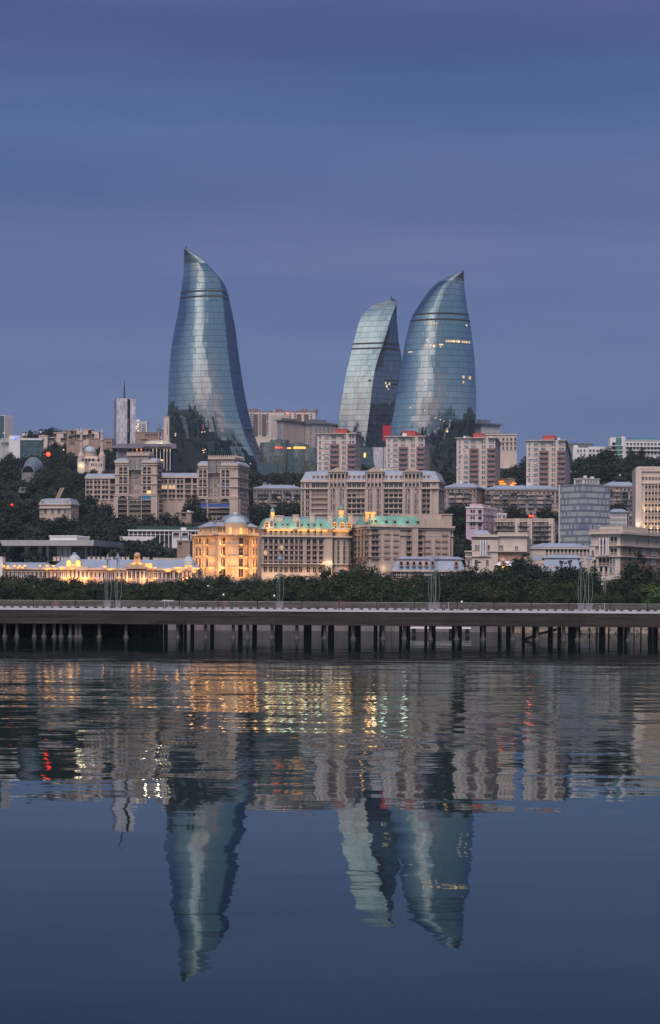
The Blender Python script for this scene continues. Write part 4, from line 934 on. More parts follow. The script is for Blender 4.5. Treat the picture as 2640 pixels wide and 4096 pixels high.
for k, z in enumerate(zz):
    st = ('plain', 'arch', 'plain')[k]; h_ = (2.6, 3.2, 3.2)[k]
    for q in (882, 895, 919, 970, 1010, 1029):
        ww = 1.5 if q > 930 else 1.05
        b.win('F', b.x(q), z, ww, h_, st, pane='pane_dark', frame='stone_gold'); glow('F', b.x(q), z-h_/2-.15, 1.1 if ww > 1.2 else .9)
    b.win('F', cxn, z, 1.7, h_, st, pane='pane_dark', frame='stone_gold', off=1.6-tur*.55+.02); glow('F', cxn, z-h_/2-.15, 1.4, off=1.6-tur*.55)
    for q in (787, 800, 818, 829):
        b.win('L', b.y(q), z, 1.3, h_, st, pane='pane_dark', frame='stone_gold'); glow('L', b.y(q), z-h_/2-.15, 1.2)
for q in (882,895,918,970,1010,1029): b.win('F', b.x(q), b.z(2291), 1.3, 3, 'plain', pane='pane_dark', frame='stone_gold')
b.win('F', cxn, b.z(2291), 2, 3.2, 'plain', pane='pane_dark', frame='stone_gold', off=1.6-tur*.55)
for q in (788,800,818): b.win('L', b.y(q), b.z(2291), 1.3, 3, 'plain', pane='pane_dark', frame='stone_gold')
for q in (795,815,835,850,858): b.win('L', b.y(q)+1, b.z(2122), .8, 1.7, 'arch', pane='pane_dark', frame='stone_gold', off=1.3)
for q in (880,890,902,995,1012,1030,1040): b.win('F', b.x(q), b.z(2120), .8, 1.9, 'arch', pane='pane_dark', frame='stone_gold', off=1.4)
for a in (-.9, 0, .9):
    g_ = win_mb('arch', 1.0, 2.6).build('window', ['e_amber', 'stone_gold'], b.e, (cxn+math.sin(a)*(r_+.42), 1.6-math.cos(a)*(r_+.42), b.z(2122))); g_.rotation_euler = (0,0,a)
# floodlights at the foot and on the cornices
for q, p_ in ((790,900),(812,900),(842,2600),(855,2200)): b.lamp((-1.6, b.y(q), b.z(2312)), p_*4.5, GOLD, .3, 75, rot=(0, R(176), 0))
for q in (872,890,906,930,966,984,1004,1020,1040): b.lamp((b.x(q), (-1.8 if abs(b.x(q)-cxn) > tur*.6 else -tur*.62), b.z(2312)), 4200, GOLD, .3, 75, rot=(R(176),0,0))
for k, z in enumerate((b.z(2275), b.z(2230), b.z(2184))):
    for q in (885, 925, 975, 1015): b.lamp((b.x(q), -1.3-(.9 if q in (925,975) else 0), z), 900, GOLD, .2, 125, rot=(R(172),0,0))
    for q in (790, 822, 850): b.lamp((-1.4, b.y(q), z), 900, GOLD, .2, 125, rot=(0, R(172), 0))
for q in (884, 926, 968, 1010, 1044): b.lamp((b.x(q), -11, b.z(2330)), 8000, GOLD, .5, 70, rot=(R(128),0,0))
for q in (784, 812, 842): b.lamp((-11, b.y(q), b.z(2330)), 7500, GOLD, .5, 70, rot=(0, R(-128), 0))
for q in (790, 850, 890, 1020): b.lamp(((-2.2, b.y(q), H+.6) if q < 860 else (b.x(q), -1.2, H+.8)), 260, GOLD, .2)
for a in (-1, 0, 1): b.lamp((cxn+a*2.6, 1.6-r_-1.2, H+.9), 160, GOLD, .2)
b.done()
# ================================================================ the copper roofed hotel, left wing
b = Bld('copper_roofed_hotel', 'hotel wing with pale green copper mansard and warm lit top gallery', 'hotel', 1042, 1046, 1330, 2146, 2400, 930, 6, vis=2295, L=26)
b.e['label'] = 'long hotel wing with green copper mansard, lanterns and warm lit top gallery'
W, L, H = b.W, b.L, b.H
hc = [1061,1083,1103,1124,1144,1167,1184,1202,1233,1258,1283]
tw = (1331-1412); t0, t1_ = W, W+ (P(1410,2200,930).x-P(1331,2200,930).x)
w_ = MB().box(0, W, 0, L, -6, H)
for q in [1052,1072,1093,1113,1134,1155,1176,1193,1214,1222,1245,1271,1296,1303]: x_ = b.x(q); w_.box(x_-.33, x_+.33, -.7, -.003, b.z(2252), H-.3)
w_.box(b.x(1300), W-.2, -1.0, -.004, -6, H-.2)
rr = (t1_-t0)/2; ctx, cty = t0+rr-.2, 4.0
w_.lathe([(.001,-6),(rr,-6),(rr,H),(.001,H)], (ctx, cty, 0), 24)
b.part(w_, 'wall', 'stone')
mb = MB()
for z0, z1, pr in ((H-.1,H+.55,1.5),(b.z(2256),b.z(2252),1.0),(b.z(2116),b.z(2110),1.0)): b.strip(mb, 'F', -.4, W, z0, z1, pr); mb.lathe([(rr-.4,z0+.001),(rr+pr*.6,z0+.001),(rr+pr*.6,z1+.001),(rr-.4,z1+.001)], (ctx, cty, 0), 28)
for i in range(60): a = W*(i+.5)/60; mb.box(a-.07, a+.07, -1.3, -1.2, H+.56, H+1.35)
mb.box(-.4, W, -1.35, -1.12, H+1.351, H+1.5); b.part(mb, 'cornice', 'stone_light')
# recessed lit gallery
g_ = MB(); g_.box(.8, W, .9, L-1, H+.003, b.z(2114)); b.part(g_, 'gallery', 'stone_gold'); MB().lathe([(.001,H+.002),(rr-.8,H+.002),(rr-.8,b.z(2114)),(.001,b.z(2114))], (ctx, cty, 0), 24).build('tower_gallery', 'stone_gold', b.e)
zb0, zr = b.z(2110), b.z(2072)
rf = MB(); rf.frus(.3, W+1, .3, L-.5, zb0+.01, zr, 1.6, 2.4); rfo = b.part(rf, 'roof', 'copper')
MB().frus(3, W-1, 3.2, L-3, zr+.004, zr+1.0, 2, 4).build('roof_cap', 'metalroof_dark', rfo)
for i in range(int(W/2.2)): x_ = 1+i*2.2; MB().prism_y([(x_, zb0+.05), (x_+.12, zb0+.05), (x_+.12, zr-.05), (x_, zr-.05)], .25, .3) 
for q in (1075,1100,1130,1150,1208,1232,1258,1282):
    x_ = b.x(q); o = MB().box(-.65,.65,-.5,2,0,1.7).lathe([(.001,1.7),(.72,1.7),(.5,2.2),(.001,2.4)], (0,.2,0), 8).build('dormer', 'copper', b.e, (x_, .8, zb0+.2)); win_mb('darkarch', .75, 1.3).build('window', ['pane_dark','stone_light'], o, (0,-.53,.85))
for q, yt, w2 in ((1117,2060,3.2),(1183,2056,2.2),(1250,2053,2.0),(1320,2050,1.8),(1362+35,2050,1.8)):
    x_ = b.x(q) if q < 1335 else ctx+rr*.9; o = MB().box(x_-w2/2, x_+w2/2, 1.8, 3.6, zb0+.5, b.z(yt)-.35).box(x_-w2/2-.25, x_+w2/2+.25, 1.55, 3.85, b.z(yt)-.349, b.z(yt)).build('chimney_stack', 'stone_light', b.e)
# corner pavilion roofs, lanterns
def pavilion(cx, cy, r0, z0, z1, zl, ztip):
    MB().lathe([(r0*1.04,z0),(r0*1.02,z0+.3),(r0*.92,z0+(z1-z0)*.4),(r0*.72,z0+(z1-z0)*.8),(r0*.45,z1),(.01,z1)], (cx, cy, 0), 8).build('pavilion_roof', 'copper', b.e)
    rl = r0*.24; MB().lathe([(rl*1.5,z1-.02),(rl*1.5,z1+.5),(rl*.95,z1+.6),(rl*.95,zl-.4),(rl*1.25,zl-.3),(rl*1.25,zl)], (cx, cy, 0), 8).build('lantern', 'stone_gold', b.e)
    MB().lathe([(rl*1.28,zl+.003),(rl*1.1,zl+(ztip-zl)*.35),(rl*.5,zl+(ztip-zl)*.7),(rl*.08,ztip),(.001,ztip+.7)], (cx, cy, 0), 12).build('lantern_roof', 'copper', b.e, smooth=True)
    for a in (-.8, 0, .8): o = MB().box(-.22,.22,-.04,.04,0,(zl-z1)*.55).build('lit_window', 'e_amber', b.e, (cx+math.sin(a)*rl, cy-math.cos(a)*rl, z1+.75)); o.rotation_euler = (0,0,a)
    b.lamp((cx, cy-rl-1.2, z1+.3), 120, GOLD, .15)
pavilion(b.x(1092), 4.2, (b.x(1112)-b.x(1062))*.62, zb0, b.z(2068), b.z(2043), b.z(2026))
pavilion(ctx, cty, rr*1.0, zb0, b.z(2062), b.z(2030), b.z(2015))
for x_, y_ in ((b.x(1066), .1), (ctx-rr*.75, cty-rr*.72), (ctx, cty-rr-.1), (ctx+rr*.75, cty-rr*.72)):
    o = MB().prism_y([(1.25*math.cos(t), 1.5+1.25*math.sin(t)) for t in [math.pi*i/8 for i in range(9)]] + [(-1.25,0),(1.25,0)], -.4, 1.5).build('lit_dormer', 'stone_gold', b.e, (x_, y_, zb0)); win_mb('arch', 1.1, 2.0).build('window', ['pane_dark','e_amber'], o, (0,-.42,1.15)); b.lamp((x_, y_-1.4, zb0+.7), 80, GOLD, .2)  # window frame glows itself, amber floodlight put into its material
for q in (1095,1190): o = MB().box(-.9,.9,-.5,1,0,3.2).lathe([(.001,3.2),(1,3.2),(.6,4),(.001,4.2)], (0,.2,0), 8).build('dormer', 'stone_light', b.e, (b.x(q)+(-1 if q == 1095 else 0), .5, zb0-.3)); win_mb('arch', .9, 2).build('window', ['pane_dark','stone_light'], o, (0,-.52,1.7))
for i, q in enumerate(hc):
    x_ = b.x(q)
    b.win('F', x_, b.z(2129), 1.0, 2.2, 'plain', off=.9, pane='pane_dark', frame='stone_gold')
    if i not in (5,): MB().box(x_+.6, x_+2.6, .55, .88, b.z(2121), b.z(2118)).build('cove_light', 'e_gold', b.e)
    b.lamp((x_+1.5, -.2, b.z(2120)), 120 if i != 5 else 40, (1,.60,.25), .3)
    for k in range(5):
        z = b.z(2168+21*k)
        b.win('F', x_, z, 1.25, 2.0, 'plain', pane='e_soft' if (i, k) in ((0,2),(3,1)) else 'pane_dark', frame='stone'); b.bal('F', x_, z-1.25, 2.1, .85, .75, 'stone_brown', 'rail')
        if i % 2 == 0: b.win('F', x_+1.5, z, .6, 1.9, 'plain', pane='pane_dark', frame='stone')
    b.win('F', x_, b.z(2275), 1.2, 2.6, 'arch', pane='pane_dark', frame='stone_light')
for a in (-.95, -.35, .25, .85):
    for k in range(5):
        z = b.z(2168+21*k)
        if a == .25 or k < 6: o = link('window', WCACHE.setdefault(('tw',1), win_mb('plain', .9, 2.0).mesh('window', ['pane_dark','stone_light'])), b.e, (ctx+math.sin(a)*(rr+.03), cty-math.cos(a)*(rr+.03), z), a)
    b.lamp((ctx+math.sin(a)*(rr+.9), cty-math.cos(a)*(rr+.9), b.z(2122)), 90, (1,.62,.25), .3)
mb = MB().lathe([(rr-.75,b.z(2121)),(rr-.55,b.z(2121)),(rr-.55,b.z(2119)),(rr-.75,b.z(2119))], (ctx,cty,0), 16, a0=math.pi*1.05, a1=math.pi*1.95); b.part(mb, 'cove_light', 'e_gold')
for q in (1060,1085,1110,1150,1200,1230,1262,1290,1322): b.lamp((b.x(q), -2.2, b.z(2300)), 190, (1,.62,.30), .3)
for q in (1293,1310,1322): b.lamp((b.x(q), -1.6, b.z(2250)), 110, (1,.75,.42), .2)
b.lamp((ctx+2, cty-rr-1, b.z(2285)), 220, GOLD, .3)
for q in (1075,1130,1165,1215,1270): b.lamp((b.x(q), -1.6, b.z(2102)), 130, (.9,1,.6), .4)
b.lamp((ctx, cty-rr-3, zb0+2), 150, (.9,1,.6), .4); b.done()
# ---- right wing, unlit
b = Bld('stone_hotel_wing', 'right hotel wing in dark beige stone with green mansard and iron balconies', 'hotel', 1413, 1478, 1812, 2103, 2380, 925, 22, vis=2285)
W, L, H = b.W, b.L, b.H; w_ = MB().box(0, W, 0, L, -6, H)
w_.box(b.x(1512), b.x(1598), -.5, -.003, -6, H-.6); w_.box(b.x(1645), b.x(1668), -1., -.003, -6, H-.6); w_.box(b.x(1700), b.x(1800), -.4, -.004, -6, H-.6)
b.part(w_, 'wall', 'stone')
mb = MB()
for z0, z1, pr in ((H-.4,H+.5,1.3),(b.z(2140),b.z(2137),.5),(b.z(2228),b.z(2225),.6),(b.z(2116),b.z(2110),.7)): b.strip(mb, 'F', -.3, W+.3, z0, z1, pr); b.strip(mb, 'L', -.3, L+.3, z0+.002, z1+.002, pr)
b.part(mb, 'cornice', 'stone')
xr = b.x(1690); rf = MB().frus(.2, xr, .2, L-.2, H+.502, b.z(2062), 1.8, 2.2); b.part(rf, 'roof', 'copper'); 
t = MB().box(b.x(1618), W-.3, 3.5, L, H+.501, b.z(2050)).box(b.x(1712), W-1, 1.6, 3.4, H+.502, b.z(2070)).box(b.x(1782), W, 1.2, 6, H+.503, b.z(2052)); t.box(b.x(1782)-.3, W+.3, .9, 6.3, b.z(2052)+.001, b.z(2048)); b.part(t, 'rooftop_storey', 'stone')
for q in (1432,1502,1545,1580,1630,1672):
    x_ = b.x(q) if q > 1478 else 1.0; o = MB().box(-.75,.75,-.5,2,0,1.9).lathe([(.001,1.9),(.8,1.9),(.55,2.5),(.001,2.7)], (0,.2,0), 8).build('dormer', 'copper', b.e, (x_, .7, H+.55)); win_mb('darkarch', .95, 1.6).build('window', ['pane_dark','stone_light'], o, (0,-.53,1.0))
for q in (1463, 1498):
    x_ = b.x(q) if q > 1478 else -.2; MB().box(x_-.9, x_+.9, 2.0, 3.6, H+1.5, b.z(2050)).box(x_-1.2, x_+1.2, 1.7, 3.9, b.z(2050)+.001, b.z(2046)).build('chimney_stack', 'stone_gold', b.e)
    b.lamp((x_, .2, b.z(2062)), 260, GOLD, .2); MB().box(x_-1, x_+1, 1.5, 1.68, b.z(2050)-.3, b.z(2050)).build('cove_light', 'e_gold', b.e)
b.lamp((b.x(1452+40), -1.2, H+2), 240, (1,.8,.4), .3)
for q in (1530,1610): b.lamp((b.x(q), -2.5, H+2), 180, (.8,1,.75), .5)
for k in range(5):
    z = b.z(2125+24.5*k-4)
    for q in (1424,1437,1450,1463,1472):
        a = b.y(q); b.win('L', a, z, 1.3, 2.3, 'plain', pane='pane_dark', frame='stone'); b.bal('L', a, z-1.4, 1.9, .7, .8, 'stone_brown', 'rail')
    for q in (1494,1507,1545,1581,1634,1680,1709,1748,1776):
        sm = k == 0 and q in (1634,1709,1748); b.win('F', b.x(q), z, 1.1 if sm else 1.45, 1.2 if sm else 2.4, 'arch' if k == 0 else 'plain', pane='pane_dark', frame='stone')
        if not sm: b.bal('F', b.x(q), z-1.4, 2.4, .9, .9, 'stone_brown', 'rail')
    for q in (1627,1700,1738): 
        if k: b.win('F', b.x(q), z, .6, 2.2, 'plain', pane='pane_dark', frame='stone')
b.win('F', b.x(1801), b.z(2180), .9, 14, 'plain', pane='pane_dark', frame='stone', name='glass_strip')
b.lamp((b.x(1532), -1.6, b.z(2272)), 110, (1,.7,.35), .2); b.done()
# ================================================================ long low floodlit row at the left
b = Bld('lit_waterfront_row', 'long low row with blue grey roof, domes and golden floodlit pediment', 'building', -60, 792, 796, 2278, 2400, 850, 0, vis=2325, L=24)
b.e['label'] = 'long low waterfront row with grey roof, small domes and golden lit pediment'
W, L, H = b.W, b.L, b.H; w_ = MB().box(0, W, 0, L, -3, H)
for q0, q1, pr in ((240,352,1.2),(505,585,1.0),(690,772,1.2)): w_.box(b.x(q0), b.x(q1), -pr, -.003, -3, H-.01)
b.part(w_, 'wall', 'stone')
cs = [('F', 0, W, H-.4, H+.3, 1.0), ('F', 0, W, b.z(2292), b.z(2289), .5)] + [('F', b.x(q0)-.3, b.x(q1)+.3, H-.45, H+.8, 1.9) for q0, q1 in ((240,352),(690,772))]
strips(b, cs)
for q in range(-50, 792, 17):
    if 236 < q < 356 and (q % 3): pass
    x_ = b.x(q); MB().box(x_-.22, x_+.22, -.35 if not (240 < q < 352 or 505 < q < 585 or 690 < q < 772) else -1.5, -.004 if not (240 < q < 352 or 505 < q < 585 or 690 < q < 772) else -1.2, 0, H-.45).build('pilaster', 'stone_light', b.e)
rf = MB().frus(-.3, b.x(205), .1, L+.3, H+.31, b.z(2252), 3, 9); rf.frus(b.x(206), W+.3, .1, L+.3, H+.31, b.z(2238), 3, 9); rfo = b.part(rf, 'roof', 'metalroof')
for q, hh in [(203,8),(218,9)]+[(236+9*i,9) for i in range(5)]+[(343,9),(362,9),(381,9),(400,9),(435,9),(466,9),(481,9),(500,9),(535,9),(567,9),(581,7),(608,7)]+[(620+13*i,6) for i in range(10)]:
    x_ = b.x(q); zt_ = b.z(2236-hh); MB().box(x_-.5, x_+.5, 11, 12.2, b.z(2245), zt_-.2).box(x_-.62, x_+.62, 10.9, 12.3, zt_-.199, zt_).build('chimney', 'cream', rfo)
for q in (150,175): MB().box(b.x(q), b.x(q)+1.6, 3, 3.3, H+.6, b.z(2262)).build('roof_hatch', 'metalroof_dark', rfo)
def dome(q, r, yb_, yt_, mat='dome_lead', y0=3.5):
    x_ = b.x(q); z0, z1 = b.z(yb_), b.z(yt_); h_ = z1-z0; MB().lathe([(r*1.02,-1.5),(r,0),(r*.93,h_*.28),(r*.72,h_*.56),(r*.36,h_*.76),(r*.3,h_*.78),(r*.28,h_*.9),(r*.36,h_*.91),(r*.2,h_*.98),(.001,h_)], (x_, y0, z0), 12).build('dome', mat, b.e)
dome(293, 2.6, 2252, 2212); dome(752, 2.4, 2256, 2217)
for q in (273, 311): MB().box(-.75,.75,-.4,.8,0,1.7).prism_y([(-.9,1.702),(.9,1.702),(0,2.3)], -.4, .8).build('lit_dormer', 'e_gold' if q == 273 else 'e_gold', b.e, (b.x(q), .9, H+.85))  # whole dormer glows: the floodlight on it is put into its material
px_ = b.x(549); MB().prism_y([(px_-5.5,H+.81),(px_+5.5,H+.81),(px_+3.2,H+2.0),(px_+1.2,H+2.2),(px_+1.1,H+4.3),(px_-1.1,H+4.3),(px_-1.2,H+2.2),(px_-3.2,H+2.0)], -1.3, -.2).prism_y([(px_-3.8,H+.1),(px_+3.8,H+.1),(px_,H+2.1)], -2.2, -1.31).build('pediment', 'stone_gold', b.e)
MB().lathe([(.001,-1.1),(1.0,-.6),(1.2,0),(1.0,.6),(.5,.95),(.001,1.0)], (px_, -.9, H+5.0), 12).build('crest', 'stone_gold', b.e, smooth=True)
for i, q in enumerate([8+15.5*j for j in range(50)]):
    if q > 785: break
    pr = -1.2 if (240 < q < 352 or 690 < q < 772) else (-1.0 if 505 < q < 585 else 0)
    b.win('F', b.x(q), b.z(2301), 1.05, 2.4, 'plain', off=pr, frame='white', pane=rnd.choice(['pane_dark','pane','pane_blue']))
bowl = MB().lathe([(.1,-.45),(.6,-.25),(.85,.15),(.001,.18)], seg=10, a0=math.pi, a1=2*math.pi).mesh('wall_lamp', ['e_amber'])
for q, y_, s_ in ((16,2269,.7),(33,2269,.6),(33,2276,.6),(59,2267,.7),(74,2274,.5),(80,2267,.6),(91,2274,.6),(101,2266,.7),(161,2266,.5),(190,2266,.8),(188,2280,.7),(198,2277,.8),(214,2266,.7),(221,2278,.8),(251,2277,1.4),(291,2263,1.2),(291,2277,1.2),(421,2268,1.2),(439,2279,1.7),(535,2256,1.1),(562,2256,1.1),(600,2270,1.1),(620,2272,.9),(672,2283,1.7),(713,2272,1.9),(718,2286,1.2),(745,2271,.8),(776,2274,1.2),(776,2286,1.1),(792,2273,.9),(474,2312,.9),(620,2314,1.1),(605,2322,.9),(358,2318,2.2),(762,2264,.8),(745,2264,.5)):
    pr = 1.25 if (240 < q < 352 or 690 < q < 772) else .1
    link('wall_lamp', bowl, b.e, (b.x(q), -pr-.9 if y_ > 2272 else -pr-1.1, b.z(y_)), 0, (s_, 1, 1)); b.lamp((b.x(q), -pr-2.0, b.z(y_)+.5), 85*s_, AMB, .3)
for q in (600,): MB().box(b.x(582), b.x(608), -1.5, -1.1, H+.9, H+2.0).build('glowing_parapet', 'e_amber', b.e)  # parapet piece glows itself, floodlight put into its material
for q, p_ in ((216,420),(245,300),(262,500),(276,500),(297,600),(312,600),(330,500),(346,400),(362,260),(380,260),(392,350),(502,400),(512,300),(527,250),(572,560),(582,300),(742,400),(752,500),(768,400)):
    b.lamp((b.x(q), -2.6, b.z(2318)), p_*.62, AMB, .3)
MB().box(b.x(389), b.x(392), -.5, -.3, b.z(2312), b.z(2306)).build('blue_lamp', 'e_blue', b.e)
o = MB().box(-.3, b.x(12), -2, 6, -3, b.z(2232)).build('end_wall', 'white', b.e)
b.done()
# ================================================================ pavilions with broad flat roofs
b = Bld('marble_pavilion', 'white pavilion with broad flat overhanging roof and tall columns on the wooded slope', 'building', 105, 350, 420, 2185, 2250, 1000, -14, vis=2225)
W, L, H = b.W, b.L, b.H; L = 26; w_ = MB(); w_.box(2, W-2, 4, L, -6, H-.1); b.part(w_, 'wall', 'greymetal')
r = MB(); x0, x1 = b.x(34), b.x(352); r.frus(x0, x1+5, -7.5, L+4, H, H+2.4, -.7, -.7); b.part(r, 'roof_slab', 'white'); MB().box(b.x(205), b.x(312), -2, 14, H+2.41, H+4.2).frus(b.x(205)-.4, b.x(312)+.4, -2.4, 14.4, H+4.201, H+4.5, .2, .2).build('upper_storey', 'white', b.e)
for q in (108,114,121,160,166,195,236,242,248,262,270,283): 
    x_ = b.x(q); MB().frus(x_-.42, x_+.42, -1.4, -.6, -4, H-.01, -.1, -.1).build('column', 'white', b.e)
for i in range(4): MB().box(W-1.2-.6, W-1.2, 2+i*6, 3+i*6, -4, H-.01).build('column', 'white', b.e)
for q0, q1 in ((166,194),(203,234),(290,316)):
    for a in lin(b.x(q0), b.x(q1), 5): b.win('F', a, H-2.6, .75, 2.8, 'plain', off=4, pane='pane_dark', frame='white')
    MB().box(b.x(q0), b.x(q1), .5, 1, -1, H-4.6).build('balustrade', 'white', b.e)
MB().box(2, W-2, -.4, 3.9, -5, .6).build('terrace', 'greyconc', b.e); b.done()
b = Bld('terrace_pavilion', 'long low white glazed terrace pavilion above the trees, green screen on its roof', 'building', 516, 800, 812, 2124, 2165, 1060, -4, vis=2158, L=10)
W, L, H = b.W, b.L, b.H; b.part(MB().box(0, W, 3, L, -6, H-.2), 'wall', 'greymetal'); b.part(MB().box(-.5, W+.5, -1, L, H-.198, H+.5), 'roof', 'white')
n = 16
for i in range(n+1): x_ = W*i/n; MB().box(x_-.18, x_+.18, -.6, -.2, -4, H-.2).build('column', 'white', b.e)
MB().box(-.2, W+.2, -.62, -.15, b.z(2140), b.z(2138)).build('handrail', 'white', b.e); MB().box(b.x(500)-2, b.x(620), -2.4, -2.1, b.z(2165), b.z(2147)).build('lattice_screen', 'white', b.e)
for q0, q1 in ((689,722),(725,756)): MB().box(b.x(q0), b.x(q1), -.9, 1, -4, H-.6).build('white_bay', 'white', b.e); b.win('F', (b.x(q0)+b.x(q1))/2, b.z(2139), 2.6, 1.6, 'dark', off=-.9, frame='white')
MB().box(b.x(541), b.x(800), 5, 5.2, H+.5, H+2.3).build('screen', 'darkgreen', b.e); MB().box(b.x(722), b.x(742), 1, 4, H+.52, H+1.6).build('roof_box', 'white', b.e); b.done()
b = Bld('mansard_villa', 'small beige villa with grey mansard roof alone in the trees', 'villa', 158, 283, 316, 2016, 2085, 1160, -16, vis=2065)
W, L, H = b.W, b.L, b.H; shell(b, 'stone', 6); strips(b, [('F', -.3, W+.3, H-.3, H+.1, .5), ('F', 0, W, b.z(2032)-.15, b.z(2032)+.2, .8), ('R', -.3, L, H-.3, H+.1, .5)])
rf = MB().frus(-.3, W+.3, -.3, L+.3, H+.101, H+2.5, 1., 1.).frus(.6, W-.6, .6, L-.6, H+2.501, H+3.0, 2, 3); b.part(rf, 'roof', 'metalroof')
for a in lin(W*.28, W*.82, 5): MB().box(-.4,.4,-.3,1,0,1.3).prism_y([(-.5,1.302),(.5,1.302),(0,1.7)], -.35, 1).build('dormer', 'stone', b.e, (a, .2, H+.3))
for a in (W*.1, W*.9): MB().box(-1,1,-.35,1.5,0,1.9).build('corner_dormer', 'stone', b.e, (a, .1, H+.102)); b.win('F', a, H+1.1, .7, 1.2, 'plain', off=-.25)
b.grid('F', [W*.06, W*.19, W*.42, W*.62, W*.82, W*.93], [b.z(2044)], 1.3, 2.0, 'plain'); b.grid('R', lin(0, L, 2), [b.z(2044)], 1.2, 1.8); b.done()
# ================================================================ right foreground
b = Bld('mansard_row', 'long pale blue mansard roofed building with round dormers behind the trees', 'building', 1590, 1862, 1866, 2283, 2400, 760, 0, vis=2290, L=15)
b.e['label'] = 'long low building with pale blue mansard roof and oval dormer windows'
W, L, H = b.W, b.L, b.H; b.part(MB().box(b.x(1566), W, 0, L, -4, H), 'wall', 'stone'); strips(b, [('F', b.x(1560), W, H-.4, H+.1, .7), ('F', b.x(1566), W, H-1.6, H-1.4, .4)])
b.part(MB().frus(b.x(1566), W+.2, -.1, L, H+.102, b.z(2238), 1.8, 1.2).frus(b.x(1566)+1.3, W, 1.0, L-1, b.z(2238)+.02, b.z(2226), 2, 5), 'roof', 'metalroof'); MB().box(b.x(1566)+1.2, W+.2, .7, 1.3, b.z(2238)-.1, b.z(2238)+.15).build('roof_edge', 'slatviolet', b.e)
for q in (1604,1630,1655,1680,1705,1730,1824): 
    o = MB().lathe([(.001,-.25),(.85,-.25),(.85,1.4),(.001,1.4)], (0,0,0), 12).build('round_dormer', 'peach', b.e, (b.x(q), .6, b.z(2255))); o.rotation_euler = (R(90),0,0); o.scale = (.8,1.15,1); MB().lathe([(.001,.0),(.55,.0),(.55,.04),(.001,.04)], seg=12).build('pane', 'pane_dark', o, (0,0,1.42)); o.rotation_euler = (R(90),0,0)
b.grid('F', lin(b.x(1570), W, 18), [b.z(2300)], 1, 1.8, 'plain'); b.done()
b = Bld('classical_block', 'beige classical block with columned loggia and balustrade, left of the larger one', 'building', 1862, 2108, 2125, 2142, 2330, 850, -6, vis=2245)
b.e['label'] = 'beige and terracotta classical block with columned loggia, blue metal roof behind'
W, L, H = b.W, b.L, b.H; X = b.x; w_ = MB(); w_.box(X(1888), W, 0, L, -4, H); w_.box(0, X(1887), -.8, L, -4, b.z(2205)); w_.box(X(1888), X(1992), -1.2, -.003, -4, b.z(2160)); b.part(w_, 'wall', 'cream')
w_ = MB().box(X(1985), W-.2, -.25, -.005, b.z(2240), b.z(2208)); b.part(w_, 'render_panel', 'peach'); w_ = MB().box(X(1950), W+.1, -1.6, -.3, b.z(2208), b.z(2204)); w_.box(X(1888)-.4, X(1995), -1.8, .1, H-.6, H+.2); w_.box(X(1992), W+.4, -.8, .1, H-.3, H+.3); w_.box(-.3, X(1900), -1.2, -.801, b.z(2209), b.z(2204)); w_.box(-.2, X(1960), -1.7, -1.21, b.z(2228), b.z(2225))
for i in range(40): a = X(1990)+(W-X(1990))*(i+.5)/40; w_.box(a-.1, a+.1, -.6, -.3, H+.31, H+1.0)
w_.box(X(1990), W+.3, -.62, -.28, H+1.001, H+1.15); b.part(w_, 'cornice', 'cream')
for q in (1923,1933,1943): MB().tube([(X(q),-1.7,b.z(2225)),(X(q),-1.7,H-1.9)], .36, 8).build('column', 'white', b.e)
for q in (1927,1938): b.win('F', X(q), b.z(2195), 1.0, 4.8, 'dark', off=-1.2, frame='cream')
for q in (1905,1912,1955): b.win('F', X(q), b.z(2190), .7, 1.6, 'plain', off=-1.2, frame='cream')
for q in (1870,1882): b.win('F', X(q), b.z(2217), .9, 1.7, 'arch', off=-.8, frame='white')
b.win('F', X(2004), b.z(2190), 1.6, 1.5, 'plain', pane='bluepaint' if False else 'vaultglass', frame='cream'); b.win('F', X(2066), b.z(2192), 1.1, 1.1, 'plain', pane='pane_curtain', frame='cream')
for q in (1955,1962): b.win('F', X(q), b.z(2218), .7, 1.7, 'plain', off=-1.2, frame='white')
for q in (1875,1905,1950): b.win('F', X(q), b.z(2250), .9, 1.8, 'plain', off=-1.2 if q > 1888 else -.8, frame='white')
b.part(MB().box(X(1888), W, .1, L, H+.21, H+.35), 'roof', 'greyconc'); b.part(MB().frus(X(1876), X(1965), 9, 18, H+.1, H+2.2, 2, 3).box(X(1880), X(1962), 9.5, 17, b.z(2160), H+.1), 'rear_roof', 'metalroof'); b.done()
b = Bld('peach_house', 'small peach house with white gable among the trees, one lit window', 'house', 1985, 2062, 2066, 2262, 2330, 780, 0, vis=2285, L=9)
W, L, H = b.W, b.L, b.H; shell(b, 'peach', 4); r = MB().frus(-.4, W+.4, -.4, L, H+.002, H+1.6, 2.4, 3); b.part(r, 'roof', 'white'); MB().box(-.8,.8,-.5,2,0,1.5).lathe([(.001,1.5),(.9,1.5),(.5,2.2),(.001,2.5)], (0,.2,0), 8).build('gable', 'peach', b.e, (b.x(2012), 0, H+.1)); b.win('F', b.x(2012), H+1.0, .6, 1, 'arch', off=-.5); b.win('F', b.x(2014), b.z(2275), .7, 1.6, 'lit', pane='e_gold'); b.grid('F', [b.x(1998), b.x(2040)], [b.z(2275)], .9, 1.6); b.done()
b = Bld('arcade_block', 'low beige block with a row of small windows under a pale metal roof', 'building', 2115, 2362, 2370, 2192, 2280, 900, -2, vis=2215, L=12)
W, L, H = b.W, b.L, b.H; shell(b, 'cream', 5); hip_roof(b, 1.9, 'metalroof', .5); strips(b, [('F', -.2, W+.2, H-.5, H, .5)]); b.grid('F', lin(b.x(2180), W, 12), [b.z(2207)], .8, 1.9, 'dark', frame='cream'); b.done()
